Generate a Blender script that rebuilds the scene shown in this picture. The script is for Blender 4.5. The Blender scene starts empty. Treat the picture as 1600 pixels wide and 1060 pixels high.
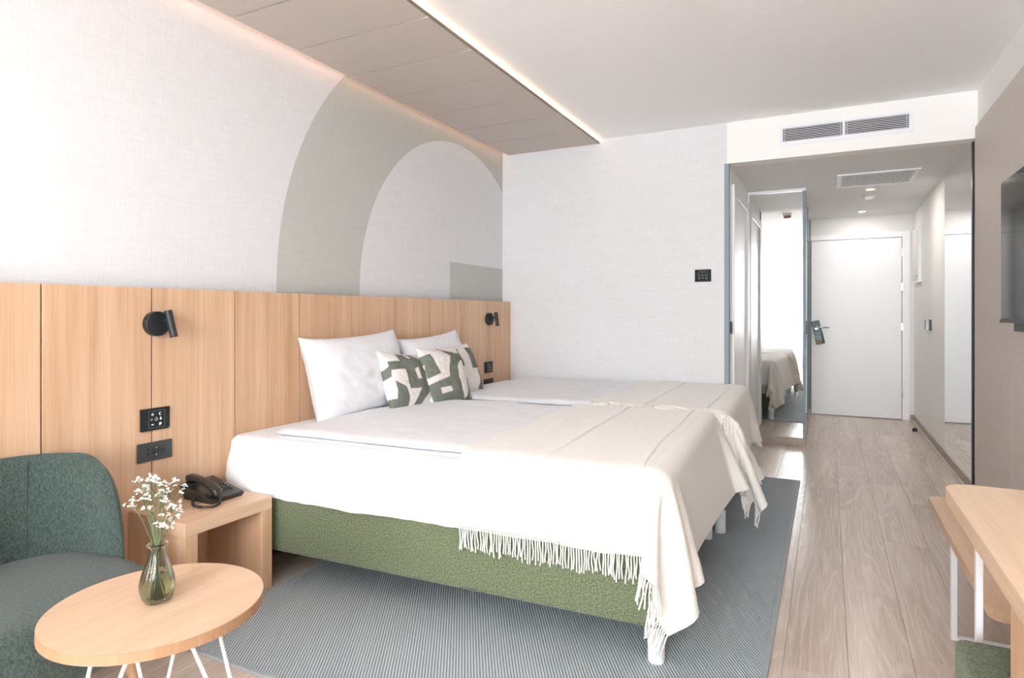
import bpy, bmesh, math, random
import numpy as np
from mathutils import Vector, Matrix, noise

random.seed(7)
scene = bpy.context.scene
COL = scene.collection

# ------------------------------------------------------------------ camera
cam_data = bpy.data.cameras.new('camera')
cam_data.sensor_width = 36.0
cam_data.lens = 980.94 / 1600 * 36.0
cam_data.shift_y = -38.5 / 1600
cam_data.clip_start = 0.02
cam = bpy.data.objects.new('camera', cam_data)
COL.objects.link(cam)
cam.location = (0, 0, 1.16)
cam.rotation_euler = (math.pi / 2, 0, math.radians(26.722))
scene.camera = cam

# ------------------------------------------------------------------ sky, daylight, exposure
SKY = 41.0
world = bpy.data.worlds.new('overcast_sky')
scene.world = world
world.use_nodes = True
bg = world.node_tree.nodes['Background']
bg.inputs[0].default_value = (0.90, 0.955, 1.0, 1)
bg.inputs[1].default_value = SKY

def portal(x0, x1, y, z0, z1):
    d = bpy.data.lights.new('window_sky_portal', 'AREA')
    d.shape = 'RECTANGLE'
    d.size = x1 - x0
    d.size_y = z1 - z0
    d.cycles.is_portal = True
    o = bpy.data.objects.new('window_sky_portal', d)
    o.location = ((x0 + x1) / 2, y, (z0 + z1) / 2)
    o.rotation_euler = (math.pi / 2, 0, 0)
    COL.objects.link(o)
    return o

vs = scene.view_settings
vs.view_transform = 'Standard'
vs.look = 'None'
vs.gamma = 1.0
vs.use_curve_mapping = False
vs.exposure = 0.16
scene.cycles.max_bounces = 14
scene.cycles.diffuse_bounces = 8
scene.cycles.glossy_bounces = 6
scene.cycles.transmission_bounces = 10
scene.cycles.transparent_max_bounces = 16
scene.cycles.sample_clamp_indirect = 12.0
scene.cycles.caustics_reflective = True
scene.cycles.use_denoising = True

# ------------------------------------------------------------------ helpers
def lin(c):
    out = []
    for v in c[:3]:
        v = v / 255.0
        out.append(v / 12.92 if v <= 0.04045 else ((v + 0.055) / 1.055) ** 2.4)
    return (*out, 1.0)

def mat(name, color=(200, 200, 200), rough=0.5, metal=0.0, **kw):
    m = bpy.data.materials.new(name)
    m.use_nodes = True
    b = m.node_tree.nodes['Principled BSDF']
    b.inputs['Base Color'].default_value = lin(color)
    b.inputs['Roughness'].default_value = rough
    b.inputs['Metallic'].default_value = metal
    for k, v in kw.items():
        b.inputs[k.replace('_', ' ')].default_value = v
    return m

class NT:
    def __init__(s, m):
        s.t = m.node_tree
        s.bsdf = s.t.nodes['Principled BSDF']
    def n(s, typ, **kw):
        nd = s.t.nodes.new(typ)
        for k, v in kw.items():
            setattr(nd, k, v)
        return nd
    def l(s, a, b):
        s.t.links.new(a, b)
    def coord(s, scale=(1, 1, 1), rot=(0, 0, 0), kind='Object', rnd=False):
        tc = s.n('ShaderNodeTexCoord')
        mp = s.n('ShaderNodeMapping')
        mp.inputs['Scale'].default_value = scale
        mp.inputs['Rotation'].default_value = rot
        src = tc.outputs[kind]
        if rnd:
            oi = s.n('ShaderNodeObjectInfo')
            mul = s.n('ShaderNodeMath', operation='MULTIPLY')
            mul.inputs[1].default_value = 37.0
            s.l(oi.outputs['Random'], mul.inputs[0])
            ad = s.n('ShaderNodeVectorMath', operation='ADD')
            s.l(src, ad.inputs[0])
            s.l(mul.outputs[0], ad.inputs[1])
            src = ad.outputs[0]
        s.l(src, mp.inputs[0])
        return mp.outputs[0]
    def noise(s, vec, scale, detail=4, rough=0.6, dist=0.0):
        nd = s.n('ShaderNodeTexNoise')
        nd.inputs['Scale'].default_value = scale
        nd.inputs['Detail'].default_value = detail
        nd.inputs['Roughness'].default_value = rough
        nd.inputs['Distortion'].default_value = dist
        s.l(vec, nd.inputs['Vector'])
        return nd.outputs[0]
    def ramp(s, fac, stops):
        r = s.n('ShaderNodeValToRGB')
        e = r.color_ramp.elements
        while len(e) < len(stops):
            e.new(0.5)
        for i, (p, c) in enumerate(stops):
            e[i].position = p
            e[i].color = lin(c)
        s.l(fac, r.inputs[0])
        return r.outputs[0]
    def mix(s, fac, a, b, mode='MIX'):
        m = s.n('ShaderNodeMix', data_type='RGBA', blend_type=mode)
        if isinstance(fac, (int, float)):
            m.inputs[0].default_value = fac
        else:
            s.l(fac, m.inputs[0])
        for i, v in ((6, a), (7, b)):
            if isinstance(v, tuple):
                m.inputs[i].default_value = v
            else:
                s.l(v, m.inputs[i])
        return m.outputs[2]
    def math(s, op, a, b=None):
        m = s.n('ShaderNodeMath', operation=op)
        for i, v in ((0, a), (1, b)):
            if v is None:
                continue
            if isinstance(v, (int, float)):
                m.inputs[i].default_value = v
            else:
                s.l(v, m.inputs[i])
        return m.outputs[0]
    def bump(s, h, strength=0.3, dist=0.002):
        b = s.n('ShaderNodeBump')
        b.inputs['Strength'].default_value = strength
        b.inputs['Distance'].default_value = dist
        s.l(h, b.inputs['Height'])
        s.l(b.outputs[0], s.bsdf.inputs['Normal'])
    def color(s, c):
        s.l(c, s.bsdf.inputs['Base Color'])

def wood(name, axis, light, mid, dark, rough=0.45, rot=(0, 0, 0)):
    m = mat(name, mid, rough)
    t = NT(m)
    sc = [26, 26, 26]
    sc[axis] = 0.9
    v = t.coord(tuple(sc), rot, rnd=True)
    a = t.noise(v, 1.0, 6, 0.62, 0.25)
    sc2 = [120, 120, 120]
    sc2[axis] = 2.2
    b = t.noise(t.coord(tuple(sc2), rot, rnd=True), 1.0, 4, 0.7)
    sc3 = [5, 5, 5]
    sc3[axis] = 0.35
    c = t.noise(t.coord(tuple(sc3), rot, rnd=True), 1.0, 2, 0.5, 0.6)
    h = t.math('ADD', t.math('MULTIPLY', a, 0.45), t.math('ADD', t.math('MULTIPLY', b, 0.3), t.math('MULTIPLY', c, 0.25)))
    t.color(t.ramp(h, [(0.34, dark), (0.5, mid), (0.66, light)]))
    t.bump(b, 0.12, 0.0006)
    return m

def fabric(name, c0, c1, scale, rough=0.95, bump=0.4, sheen=0.2, stretch=(1, 1, 1), lo=0.36, hi=0.64, det=4):
    m = mat(name, c0, rough)
    m.node_tree.nodes['Principled BSDF'].inputs['Sheen Weight'].default_value = sheen
    t = NT(m)
    v = t.coord(stretch)
    a = t.noise(v, scale, det, 0.75)
    t.color(t.ramp(a, [(lo, c0), (hi, c1)]))
    t.bump(a, bump, 0.003)
    return m

def emis(name, color, strength):
    m = bpy.data.materials.new(name)
    m.use_nodes = True
    b = m.node_tree.nodes['Principled BSDF']
    b.inputs['Base Color'].default_value = lin(color)
    b.inputs['Emission Color'].default_value = lin(color)
    b.inputs['Emission Strength'].default_value = strength
    return m

def offset_of(root):
    v = Vector((0, 0, 0))
    while root is not None:
        v += root.location
        root = root.parent
    return v

def thing(name, label, cat, loc=(0, 0, 0), rotz=0.0, group=None):
    o = bpy.data.objects.new(name, None)
    o.empty_display_size = 0.05
    o.location = loc
    o.rotation_euler = (0, 0, rotz)
    COL.objects.link(o)
    o['label'] = label
    o['category'] = cat
    if group:
        o['group'] = group
    return o

def tag(o, label, cat, group=None):
    o['label'] = label
    o['category'] = cat
    if group:
        o['group'] = group
    return o

def link(name, me, m, parent=None, kind=None, smooth=False):
    if smooth:
        me.polygons.foreach_set('use_smooth', [True] * len(me.polygons))
    o = bpy.data.objects.new(name, me)
    COL.objects.link(o)
    if m is not None and not me.materials:
        me.materials.append(m)
    if parent is not None:
        o.parent = parent
    if kind:
        o['kind'] = kind
    return o

def raw(name, verts, faces, m, parent=None, smooth=False, kind=None, world=True):
    off = offset_of(parent) if (world and parent is not None) else Vector((0, 0, 0))
    me = bpy.data.meshes.new(name)
    me.from_pydata([(v[0] - off.x, v[1] - off.y, v[2] - off.z) for v in verts], [], faces)
    me.update()
    return link(name, me, m, parent, kind, smooth)

def from_bm(name, bm, m, parent=None, smooth=False, kind=None, world=True):
    if world and parent is not None:
        bmesh.ops.translate(bm, vec=-offset_of(parent), verts=bm.verts)
    bmesh.ops.recalc_face_normals(bm, faces=bm.faces)
    me = bpy.data.meshes.new(name)
    bm.to_mesh(me)
    bm.free()
    return link(name, me, m, parent, kind, smooth)

def add_box(bm, lo, hi, bevel=0.0, seg=2):
    r = bmesh.ops.create_cube(bm, size=1.0)
    vs_ = r['verts']
    c = [(a + b) / 2 for a, b in zip(lo, hi)]
    s = [abs(b - a) for a, b in zip(lo, hi)]
    for v in vs_:
        v.co = Vector((v.co.x * s[0] + c[0], v.co.y * s[1] + c[1], v.co.z * s[2] + c[2]))
    if bevel > 0:
        es = list({e for v in vs_ for e in v.link_edges})
        bmesh.ops.bevel(bm, geom=es, offset=bevel, segments=seg, affect='EDGES', profile=0.5)

def box(name, lo, hi, m, parent=None, bevel=0.0, seg=2, kind=None, world=True, smooth=False):
    bm = bmesh.new()
    add_box(bm, lo, hi, bevel, seg)
    return from_bm(name, bm, m, parent, smooth, kind, world)

def boxes(name, lst, m, parent=None, bevel=0.0, kind=None, world=True):
    bm = bmesh.new()
    for lo, hi in lst:
        add_box(bm, lo, hi, bevel, 1)
    return from_bm(name, bm, m, parent, False, kind, world)

def tube_geo(pts, radii, seg=10, cap=True):
    pts = [Vector(p) for p in pts]
    if not hasattr(radii, '__len__'):
        radii = [radii] * len(pts)
    verts, faces = [], []
    up = Vector((0, 0, 1))
    prev = None
    for i, p in enumerate(pts):
        d = (pts[min(i + 1, len(pts) - 1)] - pts[max(i - 1, 0)]).normalized()
        if prev is None:
            a = d.cross(up)
            if a.length < 1e-3:
                a = d.cross(Vector((1, 0, 0)))
        else:
            a = prev - d * prev.dot(d)
        a.normalize()
        prev = a
        b = d.cross(a)
        for k in range(seg):
            t = 2 * math.pi * k / seg
            verts.append(p + (a * math.cos(t) + b * math.sin(t)) * radii[i])
    n = len(pts)
    for i in range(n - 1):
        for k in range(seg):
            k2 = (k + 1) % seg
            faces.append((i * seg + k, i * seg + k2, (i + 1) * seg + k2, (i + 1) * seg + k))
    if cap:
        faces.append(tuple(range(seg))[::-1])
        faces.append(tuple((n - 1) * seg + k for k in range(seg)))
    return verts, faces

def tube(name, pts, radii, m, parent=None, seg=12, world=True, smooth=True, kind=None):
    v, f = tube_geo(pts, radii, seg)
    o = raw(name, v, f, m, parent, smooth, kind, world)
    return o

def join_geo(lst):
    V, F = [], []
    for v, f in lst:
        o = len(V)
        V += list(v)
        F += [tuple(i + o for i in q) for q in f]
    return V, F

def lathe(name, profile, center, m, parent=None, seg=32, world=True, ribs=0, rib_amp=0.0, smooth=True, close=True):
    V, F = [], []
    for (r, z) in profile:
        for k in range(seg):
            a = 2 * math.pi * k / seg
            rr = r * (1 + (rib_amp * math.cos(ribs * a) if ribs else 0))
            V.append((center[0] + rr * math.cos(a), center[1] + rr * math.sin(a), center[2] + z))
    n = len(profile)
    for i in range(n - 1):
        for k in range(seg):
            k2 = (k + 1) % seg
            F.append((i * seg + k, i * seg + k2, (i + 1) * seg + k2, (i + 1) * seg + k))
    if close:
        F.append(tuple(range(seg))[::-1])
        F.append(tuple((n - 1) * seg + k for k in range(seg)))
    return raw(name, V, F, m, parent, smooth, None, world)

def autosmooth(o, angle=35):
    me = o.data
    me.polygons.foreach_set('use_smooth', [True] * len(me.polygons))
    me.set_sharp_from_angle(angle=math.radians(angle))
    return o

def disc_geo(c, r, axis, n=24, depth=0.01):
    """a short cylinder centred at c along a world axis (0,1,2), depth towards +axis"""
    d = [0, 0, 0]
    d[axis] = depth
    c = Vector(c)
    return tube_geo([c, c + Vector(d)], r, n)

def copy_tree(o, parent=None):
    c = o.copy()
    COL.objects.link(c)
    c.parent = parent
    for ch in list(o.children):
        copy_tree(ch, c)
    return c

def struct(o):
    o['kind'] = 'structure'
    return o

# ------------------------------------------------------------------ materials
OAK_V = wood('oak_vertical', 2, (221, 189, 160), (207, 171, 139), (186, 147, 113), 0.42)
OAK_Y = wood('oak_lengthwise', 1, (222, 194, 168), (209, 177, 147), (191, 156, 124), 0.42)
OAK_X = wood('oak_crosswise', 0, (222, 194, 168), (209, 177, 147), (191, 156, 124), 0.42)
OAK_TABLE = wood('oak_table', 1, (224, 197, 171), (214, 184, 156), (199, 166, 135), 0.4, rot=(0, 0, math.radians(35)))
OAK_PALE = wood('oak_pale_desk', 1, (227, 203, 178), (218, 191, 163), (204, 174, 145), 0.4)
GAP = mat('dark_joint', (34, 35, 36), 0.9)
WHITE_PAINT = mat('white_wall_paint', (244, 243, 241), 0.75)
CEIL_PAINT = mat('ceiling_paint', (247, 248, 250), 0.8)
DOOR_WHITE = mat('white_lacquer', (240, 241, 243), 0.35)
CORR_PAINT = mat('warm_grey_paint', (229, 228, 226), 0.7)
STEEL = mat('grey_steel_trim', (136, 150, 158), 0.6, 0.2)
CHROME = mat('brushed_chrome', (190, 190, 192), 0.25, 1.0)
BLACK = mat('matt_black_metal', (44, 48, 50), 0.38, 0.2)
BLACK_PL = mat('dark_grey_plastic', (56, 63, 63), 0.5)
BLACK_GL = mat('black_glass', (34, 38, 38), 0.12, Specular_IOR_Level=0.2)
PHONE_PL = mat('phone_plastic', (44, 44, 43), 0.3)
KEY_PL = mat('phone_key_plastic', (76, 72, 68), 0.4)
ICON = mat('white_print', (225, 230, 230), 0.5)
ICON_DIM = mat('dim_print', (110, 124, 120), 0.5)
WHITE_METAL = mat('white_powder_coat', (236, 238, 242), 0.35)
MIRROR = mat('mirror_silver', (240, 243, 243), 0.0, 1.0)
DARK_MIRROR = mat('grey_mirror', (190, 192, 194), 0.03, 1.0)
TV_GLASS = mat('tv_screen', (20, 22, 24), 0.06)
TV_BODY = mat('tv_body', (52, 56, 58), 0.4)
VENT_DARK = mat('vent_shaft', (52, 56, 58), 0.8)

def linen(name, arch=False):
    m = mat(name, (238, 236, 237), 0.9)
    t = NT(m)
    a = t.noise(t.coord((260, 260, 9)), 1.0, 3, 0.7)
    b = t.noise(t.coord((9, 9, 240)), 1.0, 3, 0.7)
    c = t.noise(t.coord((1, 1, 1)), 0.9, 2, 0.5)
    h = t.math('ADD', t.math('MULTIPLY', a, 0.5), t.math('MULTIPLY', b, 0.5))
    basec = t.ramp(h, [(0.3, (211, 211, 212)), (0.7, (228, 229, 232))])
    if arch:
        grey = t.ramp(h, [(0.3, (182, 183, 178)), (0.7, (197, 198, 194))])
        tc = t.n('ShaderNodeTexCoord')
        sp = t.n('ShaderNodeSeparateXYZ')
        t.l(tc.outputs['Object'], sp.inputs[0])
        y, z = sp.outputs[1], sp.outputs[2]
        dy = t.math('SUBTRACT', y, 4.132)
        dz = t.math('SUBTRACT', z, 1.306)
        d = t.math('SQRT', t.math('ADD', t.math('MULTIPLY', dy, dy), t.math('MULTIPLY', dz, dz)))
        ring = t.math('MULTIPLY', t.math('LESS_THAN', d, 1.796), t.math('GREATER_THAN', d, 1.155))
        rect = t.math('MULTIPLY', t.math('GREATER_THAN', y, 3.991), t.math('LESS_THAN', z, 1.555))
        msk = t.math('MAXIMUM', ring, rect)
        basec = t.mix(msk, basec, grey)
    t.color(basec)
    t.bump(h, 0.15, 0.0008)
    return m
WALLPAPER = linen('linen_wallpaper')
WALLPAPER_ARCH = linen('linen_wallpaper_with_arch_print', True)

def panel_textile(name, c0, c1):
    m = mat(name, c0, 0.6)
    t = NT(m)
    a = t.noise(t.coord((200, 200, 10), rnd=True), 1.0, 3, 0.7)
    b = t.noise(t.coord((10, 10, 200), rnd=True), 1.0, 3, 0.7)
    h = t.math('ADD', t.math('MULTIPLY', a, 0.65), t.math('MULTIPLY', b, 0.35))
    t.color(t.ramp(h, [(0.35, c0), (0.65, c1)]))
    return m
TAUPE = panel_textile('taupe_panel', (200, 190, 184), (214, 206, 200))

def ceiling_panel_mat():
    m = mat('taupe_ceiling_panel', (196, 186, 178), 0.6)
    t = NT(m)
    a = t.noise(t.coord((6, 120, 6), rnd=True), 1.0, 4, 0.6)
    t.color(t.ramp(a, [(0.3, (196, 187, 179)), (0.7, (203, 194, 187))]))
    return m
CEIL_PANEL = ceiling_panel_mat()

def floor_mat():
    m = mat('grey_oak_floor', (190, 174, 160), 0.27)
    t = NT(m)
    cont = t.noise(t.coord((6.0, 0.42, 6.0), rnd=True), 1.0, 2, 0.45, 0.15)
    wv = t.math('SINE', t.math('MULTIPLY', cont, 120.0))
    wv = t.math('ADD', t.math('MULTIPLY', wv, 0.5), 0.5)
    fine = t.noise(t.coord((170, 3.0, 170), rnd=True), 1.0, 4, 0.7)
    big = t.noise(t.coord((9, 0.8, 9), rnd=True), 1.0, 3, 0.6, 0.5)
    base = t.ramp(t.math('ADD', t.math('MULTIPLY', fine, 0.5), t.math('MULTIPLY', big, 0.5)),
                  [(0.36, (190, 174, 161)), (0.52, (206, 190, 177)), (0.66, (218, 204, 192))])
    lines = t.ramp(wv, [(0.72, (0, 0, 0)), (0.98, (255, 255, 255))])
    brk = t.ramp(t.noise(t.coord((60, 6, 60), rnd=True), 1.0, 3, 0.6), [(0.3, (40, 40, 40)), (0.6, (255, 255, 255))])
    msk = t.math('MULTIPLY', t.math('MULTIPLY', lines, brk), 0.42)
    col = t.mix(msk, base, lin((232, 224, 215)))
    oi = t.n('ShaderNodeObjectInfo')
    var = t.ramp(oi.outputs['Random'], [(0.0, (242, 241, 240)), (1.0, (255, 255, 255))])
    col = t.mix(1.0, col, var, 'MULTIPLY')
    t.color(col)
    t.bump(fine, 0.08, 0.0008)
    return m
FLOOR_WOOD = floor_mat()
BASE_WOOD = wood('skirting_wood', 1, (186, 172, 160), (172, 157, 145), (156, 141, 129), 0.5)

def rug_mat():
    m = mat('ribbed_grey_rug', (140, 150, 154), 0.95)
    t = NT(m)
    ang = math.radians(31)
    v = t.coord((1, 1, 1), (0, 0, -ang))
    w = t.n('ShaderNodeTexWave', wave_type='BANDS', bands_direction='X', wave_profile='SIN')
    w.inputs['Scale'].default_value = 32.0
    w.inputs['Distortion'].default_value = 0.25
    w.inputs['Detail'].default_value = 1.0
    w.inputs['Detail Scale'].default_value = 6.0
    t.l(v, w.inputs['Vector'])
    n = t.noise(t.coord((1, 1, 1)), 260, 3, 0.7)
    n2 = t.noise(t.coord((1, 1, 1)), 3.0, 3, 0.6)
    h = t.math('ADD', t.math('MULTIPLY', w.outputs['Fac'], 0.7), t.math('MULTIPLY', n, 0.45))
    c = t.ramp(h, [(0.22, (106, 119, 128)), (0.55, (153, 165, 172)), (0.92, (212, 219, 222))])
    c = t.mix(t.math('MULTIPLY', n2, 0.3), c, lin((150, 158, 160)))
    t.color(c)
    t.bump(h, 0.6, 0.004)
    return m
RUG = rug_mat()
RUG_EDGE = fabric('rug_binding', (140, 147, 151), (160, 166, 169), 300, bump=0.3)

BED_GREEN = fabric('green_felt', (70, 80, 57), (124, 133, 103), 170, bump=0.35, lo=0.42, hi=0.58, det=8)
CHAIR_GREEN = fabric('dark_green_chenille', (44, 57, 54), (76, 93, 87), 170, bump=0.8, stretch=(1, 1, 0.6), lo=0.40, hi=0.60, det=8)
STOOL_GREEN = fabric('green_boucle', (64, 78, 56), (114, 128, 95), 170, bump=0.8, lo=0.42, hi=0.58, det=8)
LINEN_WHITE = fabric('white_cotton', (226, 228, 232), (232, 233, 237), 40, rough=0.85, bump=0.05, sheen=0.1)
THROW = fabric('cream_wool', (220, 216, 209), (228, 224, 218), 220, rough=0.95, bump=0.2, sheen=0.3)
FRINGE_M = mat('cream_yarn', (240, 236, 229), 0.95)

def cushion_mat():
    m = mat('printed_cotton', (222, 216, 212), 0.9)
    t = NT(m)
    at = t.n('ShaderNodeAttribute', attribute_name='print')
    n = t.noise(t.coord(), 120, 3, 0.6)
    g = t.ramp(n, [(0.3, (104, 110, 99)), (0.7, (116, 122, 110))])
    t.color(t.mix(at.outputs['Fac'], lin((226, 220, 217)), g))
    t.bump(n, 0.1, 0.001)
    return m
CUSHION = cushion_mat()

def thin_glass(name, tint=(255, 255, 255), refl=0.08):
    m = bpy.data.materials.new(name)
    m.use_nodes = True
    nt = m.node_tree
    nt.nodes.clear()
    out = nt.nodes.new('ShaderNodeOutputMaterial')
    mx = nt.nodes.new('ShaderNodeMixShader')
    tr = nt.nodes.new('ShaderNodeBsdfTransparent')
    gl = nt.nodes.new('ShaderNodeBsdfGlossy')
    tr.inputs[0].default_value = lin(tint)
    gl.inputs['Roughness'].default_value = 0.02
    mx.inputs[0].default_value = refl
    nt.links.new(tr.outputs[0], mx.inputs[1])
    nt.links.new(gl.outputs[0], mx.inputs[2])
    nt.links.new(mx.outputs[0], out.inputs[0])
    return m
PANE = thin_glass('window_glass')

def sheer_mat():
    m = bpy.data.materials.new('sheer_voile')
    m.use_nodes = True
    nt = m.node_tree
    nt.nodes.clear()
    out = nt.nodes.new('ShaderNodeOutputMaterial')
    tr = nt.nodes.new('ShaderNodeBsdfTransparent')
    tl = nt.nodes.new('ShaderNodeBsdfTranslucent')
    df = nt.nodes.new('ShaderNodeBsdfDiffuse')
    for n_ in (tl, df):
        n_.inputs[0].default_value = (0.92, 0.92, 0.92, 1)
    tr.inputs[0].default_value = (1, 1, 1, 1)
    a = nt.nodes.new('ShaderNodeMixShader')
    a.inputs[0].default_value = 0.4
    b = nt.nodes.new('ShaderNodeMixShader')
    b.inputs[0].default_value = 0.5
    nt.links.new(tl.outputs[0], a.inputs[1])
    nt.links.new(df.outputs[0], a.inputs[2])
    nt.links.new(tr.outputs[0], b.inputs[1])
    nt.links.new(a.outputs[0], b.inputs[2])
    nt.links.new(b.outputs[0], out.inputs[0])
    return m
SHEER = sheer_mat()

# ------------------------------------------------------------------ room constants (metres)
XL, XR = -2.53, 0.84          # side walls
YB = 4.842                    # end wall of the bedroom
YW = -2.95                    # window wall
YD = 8.10                     # entrance door wall
ZC, ZS = 2.572, 2.27          # bedroom ceiling, corridor ceiling
XA = -0.653                   # left wall of the corridor
XM = -0.175                   # side of the mirrored wardrobe
YM = 6.07                     # mirror front
T = 0.12

# ------------------------------------------------------------------ floor of planks
flo = struct(box('floor', (XL - T, YW - T, -0.06), (XR + T, YD + T, -0.006), mat('screed', (120, 108, 98), 0.9)))
PW, PL = 0.1935, 1.22
plank_lib = {}
def plank(x, y0, y1):
    key = round(y1 - y0, 3)
    if key not in plank_lib:
        bm = bmesh.new()
        add_box(bm, (0.0004, 0.0005, -0.010), (PW - 0.0004, key - 0.0005, 0), 0.0007, 1)
        me = bpy.data.meshes.new('plank')
        bmesh.ops.recalc_face_normals(bm, faces=bm.faces)
        bm.to_mesh(me)
        bm.free()
        me.materials.append(FLOOR_WOOD)
        plank_lib[key] = me
    o = bpy.data.objects.new('plank', plank_lib[key])
    o.location = (x, y0, 0)
    o.parent = flo
    COL.objects.link(o)
rp = random.Random(3)
xs = -0.134 - PW * 13
i = 0
while xs < XR:
    y = YW - [0.35, 0.9, 0.15, 0.65, 1.05, 0.5][i % 6]
    while y < YD:
        a, b = max(y, YW), min(y + PL, YD)
        if b - a > 0.02 and xs + PW > XL + 0.02 and xs < XR - 0.02:
            plank(max(xs, XL - 0.05), round(a, 3), round(b, 3))
        y += PL
    xs += PW
    i += 1

# ------------------------------------------------------------------ shell
struct(box('wall_left', (XL - T, YW - T, 0), (XL, YB + T, ZC + 0.1), WALLPAPER_ARCH))
struct(box('wall_end', (XL, YB, 0), (-0.665, YB + T, ZC + 0.1), WALLPAPER))
struct(box('wall_soffit', (-0.665, YB, ZS), (XR, YB + T, ZC + 0.1), WHITE_PAINT))
struct(box('wall_corridor', (-0.665 - T, YB + T, 0), (XA, YD, ZS + 0.05), WHITE_PAINT))
struct(box('wall_right', (XR, YW - T, 0), (XR + T, YD + T, ZC + 0.1), WHITE_PAINT))
struct(box('ceiling', (XL - T, YW - T, ZC), (XR + T, YB + T, ZC + 0.12), CEIL_PAINT))
struct(box('ceiling_corridor', (-0.665 - T, YB + T, ZS), (XR + T, YD + T, ZS + 0.12), CORR_PAINT))
boxes_front = []
struct(boxes('wall_door', [((XA - T, YD, 0), (-0.255, YD + T, ZS)), ((0.80, YD, 0), (XR, YD + T, ZS)), ((-0.255, YD, 2.075), (0.80, YD + T, ZS)),
                           ((-0.255, YD + T - 0.01, 0), (0.80, YD + T, 2.075))], CORR_PAINT))
struct(box('trim_1', (-0.683, YB - 0.006, 0), (XA + 0.003, YB + 0.05, ZS), STEEL, bevel=0.002))
# skirting along the corridor
struct(box('baseboard_right', (XR - 0.012, 4.93, 0), (XR, YD, 0.062), BASE_WOOD))
struct(box('baseboard_right', (XR - 0.016, 4.93, 0), (XR - 0.012, YD, 0.004), WHITE_METAL))
struct(box('baseboard_door', (0.803, YD - 0.012, 0), (XR - 0.012, YD, 0.062), BASE_WOOD))
struct(box('baseboard_end', (XL + 0.08, YB - 0.012, 0), (-0.683, YB, 0.062), BASE_WOOD))

# window wall behind the camera
WX0, WX1, WZ0, WZ1 = -1.25, 0.80, 0.75, 2.44
struct(boxes('wall_window', [((XL, YW - T, 0), (WX0, YW, ZC)), ((WX1, YW - T, 0), (XR, YW, ZC)),
                             ((WX0, YW - T, 0), (WX1, YW, WZ0)), ((WX0, YW - T, WZ1), (WX1, YW, ZC))], WHITE_PAINT))
win = thing('window_1', 'wide white framed window behind the sheer curtain', 'window', (WX0, YW - 0.06, WZ0))
win['kind'] = 'structure'
fr = []
wn = 3
ww = (WX1 - WX0) / wn
for k in range(wn + 1):
    x = WX0 + k * ww
    fr.append(((max(WX0, x - 0.03), YW - 0.09, WZ0), (min(WX1, x + 0.03), YW - 0.04, WZ1)))
fr.append(((WX0, YW - 0.088, WZ0), (WX1, YW - 0.042, WZ0 + 0.05)))
fr.append(((WX0, YW - 0.088, WZ1 - 0.05), (WX1, YW - 0.042, WZ1)))
boxes('window_frame', fr, DOOR_WHITE, win)
for k in range(wn):
    box('pane', (WX0 + k * ww + 0.03, YW - 0.068, WZ0 + 0.05), (WX0 + (k + 1) * ww - 0.03, YW - 0.064, WZ1 - 0.05), PANE, win)
portal(WX0 + 0.03, WX1 - 0.03, YW - 0.14, WZ0, WZ1)
struct(box('trim_2', (XL, -2.58, 2.43), (XR, -2.55, ZC), WHITE_PAINT))   # curtain pelmet

def curtain():
    V, F = [], []
    n, r = 420, 6
    for j in range(r):
        z = 2.50 - (2.47 * j / (r - 1))
        for i_ in range(n):
            s = i_ / (n - 1)
            x = XL + 0.10 + s * (XR - XL - 0.14)
            a = s * 62 * math.pi + 1.4 * noise.noise((s * 9, 0, 0))
            amp = 0.022 + 0.012 * noise.noise((s * 14, 3, 0)) + 0.006 * j / r
            V.append((x + 0.008 * math.cos(a), -2.75 + amp * math.sin(a), z))
    for j in range(r - 1):
        for i_ in range(n - 1):
            F.append((j * n + i_, j * n + i_ + 1, (j + 1) * n + i_ + 1, (j + 1) * n + i_))
    o = raw('sheer_curtain', V, F, SHEER, None, True)
    return tag(o, 'white sheer pleated curtain over the window, seen reflected in the mirror', 'curtain')
curtain()

# ------------------------------------------------------------------ headboard wall panelling
HX, HT = -2.45, 1.268
hb = thing('headboard', 'wall-wide light oak headboard of upright panels behind the beds', 'headboard', (-2.49, 1.6, 0))
box('backing', (XL + 0.024, YW, 0), (HX - 0.022, YB - 0.001, HT - 0.004), GAP, hb)
pm = None
gy = [YB - 0.4215]
while gy[-1] > YW:
    gy.append(gy[-1] - 0.4004)
edges = [YB - 0.001] + gy
for a, b in zip(edges[:-1], edges[1:]):
    lo = max(b, YW)
    if a - lo > 0.02:
        o = box('panel', (HX - 0.022, lo + 0.003, 0.0), (HX, a - 0.003, HT), OAK_V, hb, bevel=0.0008, seg=1)

# ------------------------------------------------------------------ lowered ceiling panel with cove light
PZ0, PZ1 = 2.537, 2.553
cp = thing('ceiling_panel', 'long taupe cladding panel under the ceiling over the beds, lit along its edges', 'ceiling panel', (-2.06, 2.0, PZ0))
box('backing', (-2.44, YW + 0.4, PZ1 - 0.004), (-1.68, YB - 0.004, PZ1), GAP, cp)
for a, b in zip(edges[:-1], edges[1:]):
    lo = max(b, YW + 0.4)
    if a - lo > 0.05:
        box('panel', (-2.47, lo + 0.004, PZ0), (-1.652, a - 0.004, PZ1 - 0.004), CEIL_PANEL, cp)
box('edge_profile', (-1.652, YW + 0.4, PZ0), (-1.646, YB - 0.002, PZ1), mat('bronze_edge', (128, 118, 108), 0.5), cp)
LED = emis('led_strip_warm_white', (255, 226, 186), 13.0)
LED2 = emis('led_strip_amber', (255, 190, 140), 4.0)
box('led_strip', (-1.672, YW + 0.4, PZ1), (-1.662, YB - 0.01, PZ1 + 0.004), LED, cp)
box('led_strip', (-2.482, YW + 0.4, PZ1), (-2.474, YB - 0.01, PZ1 + 0.004), LED2, cp)
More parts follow.
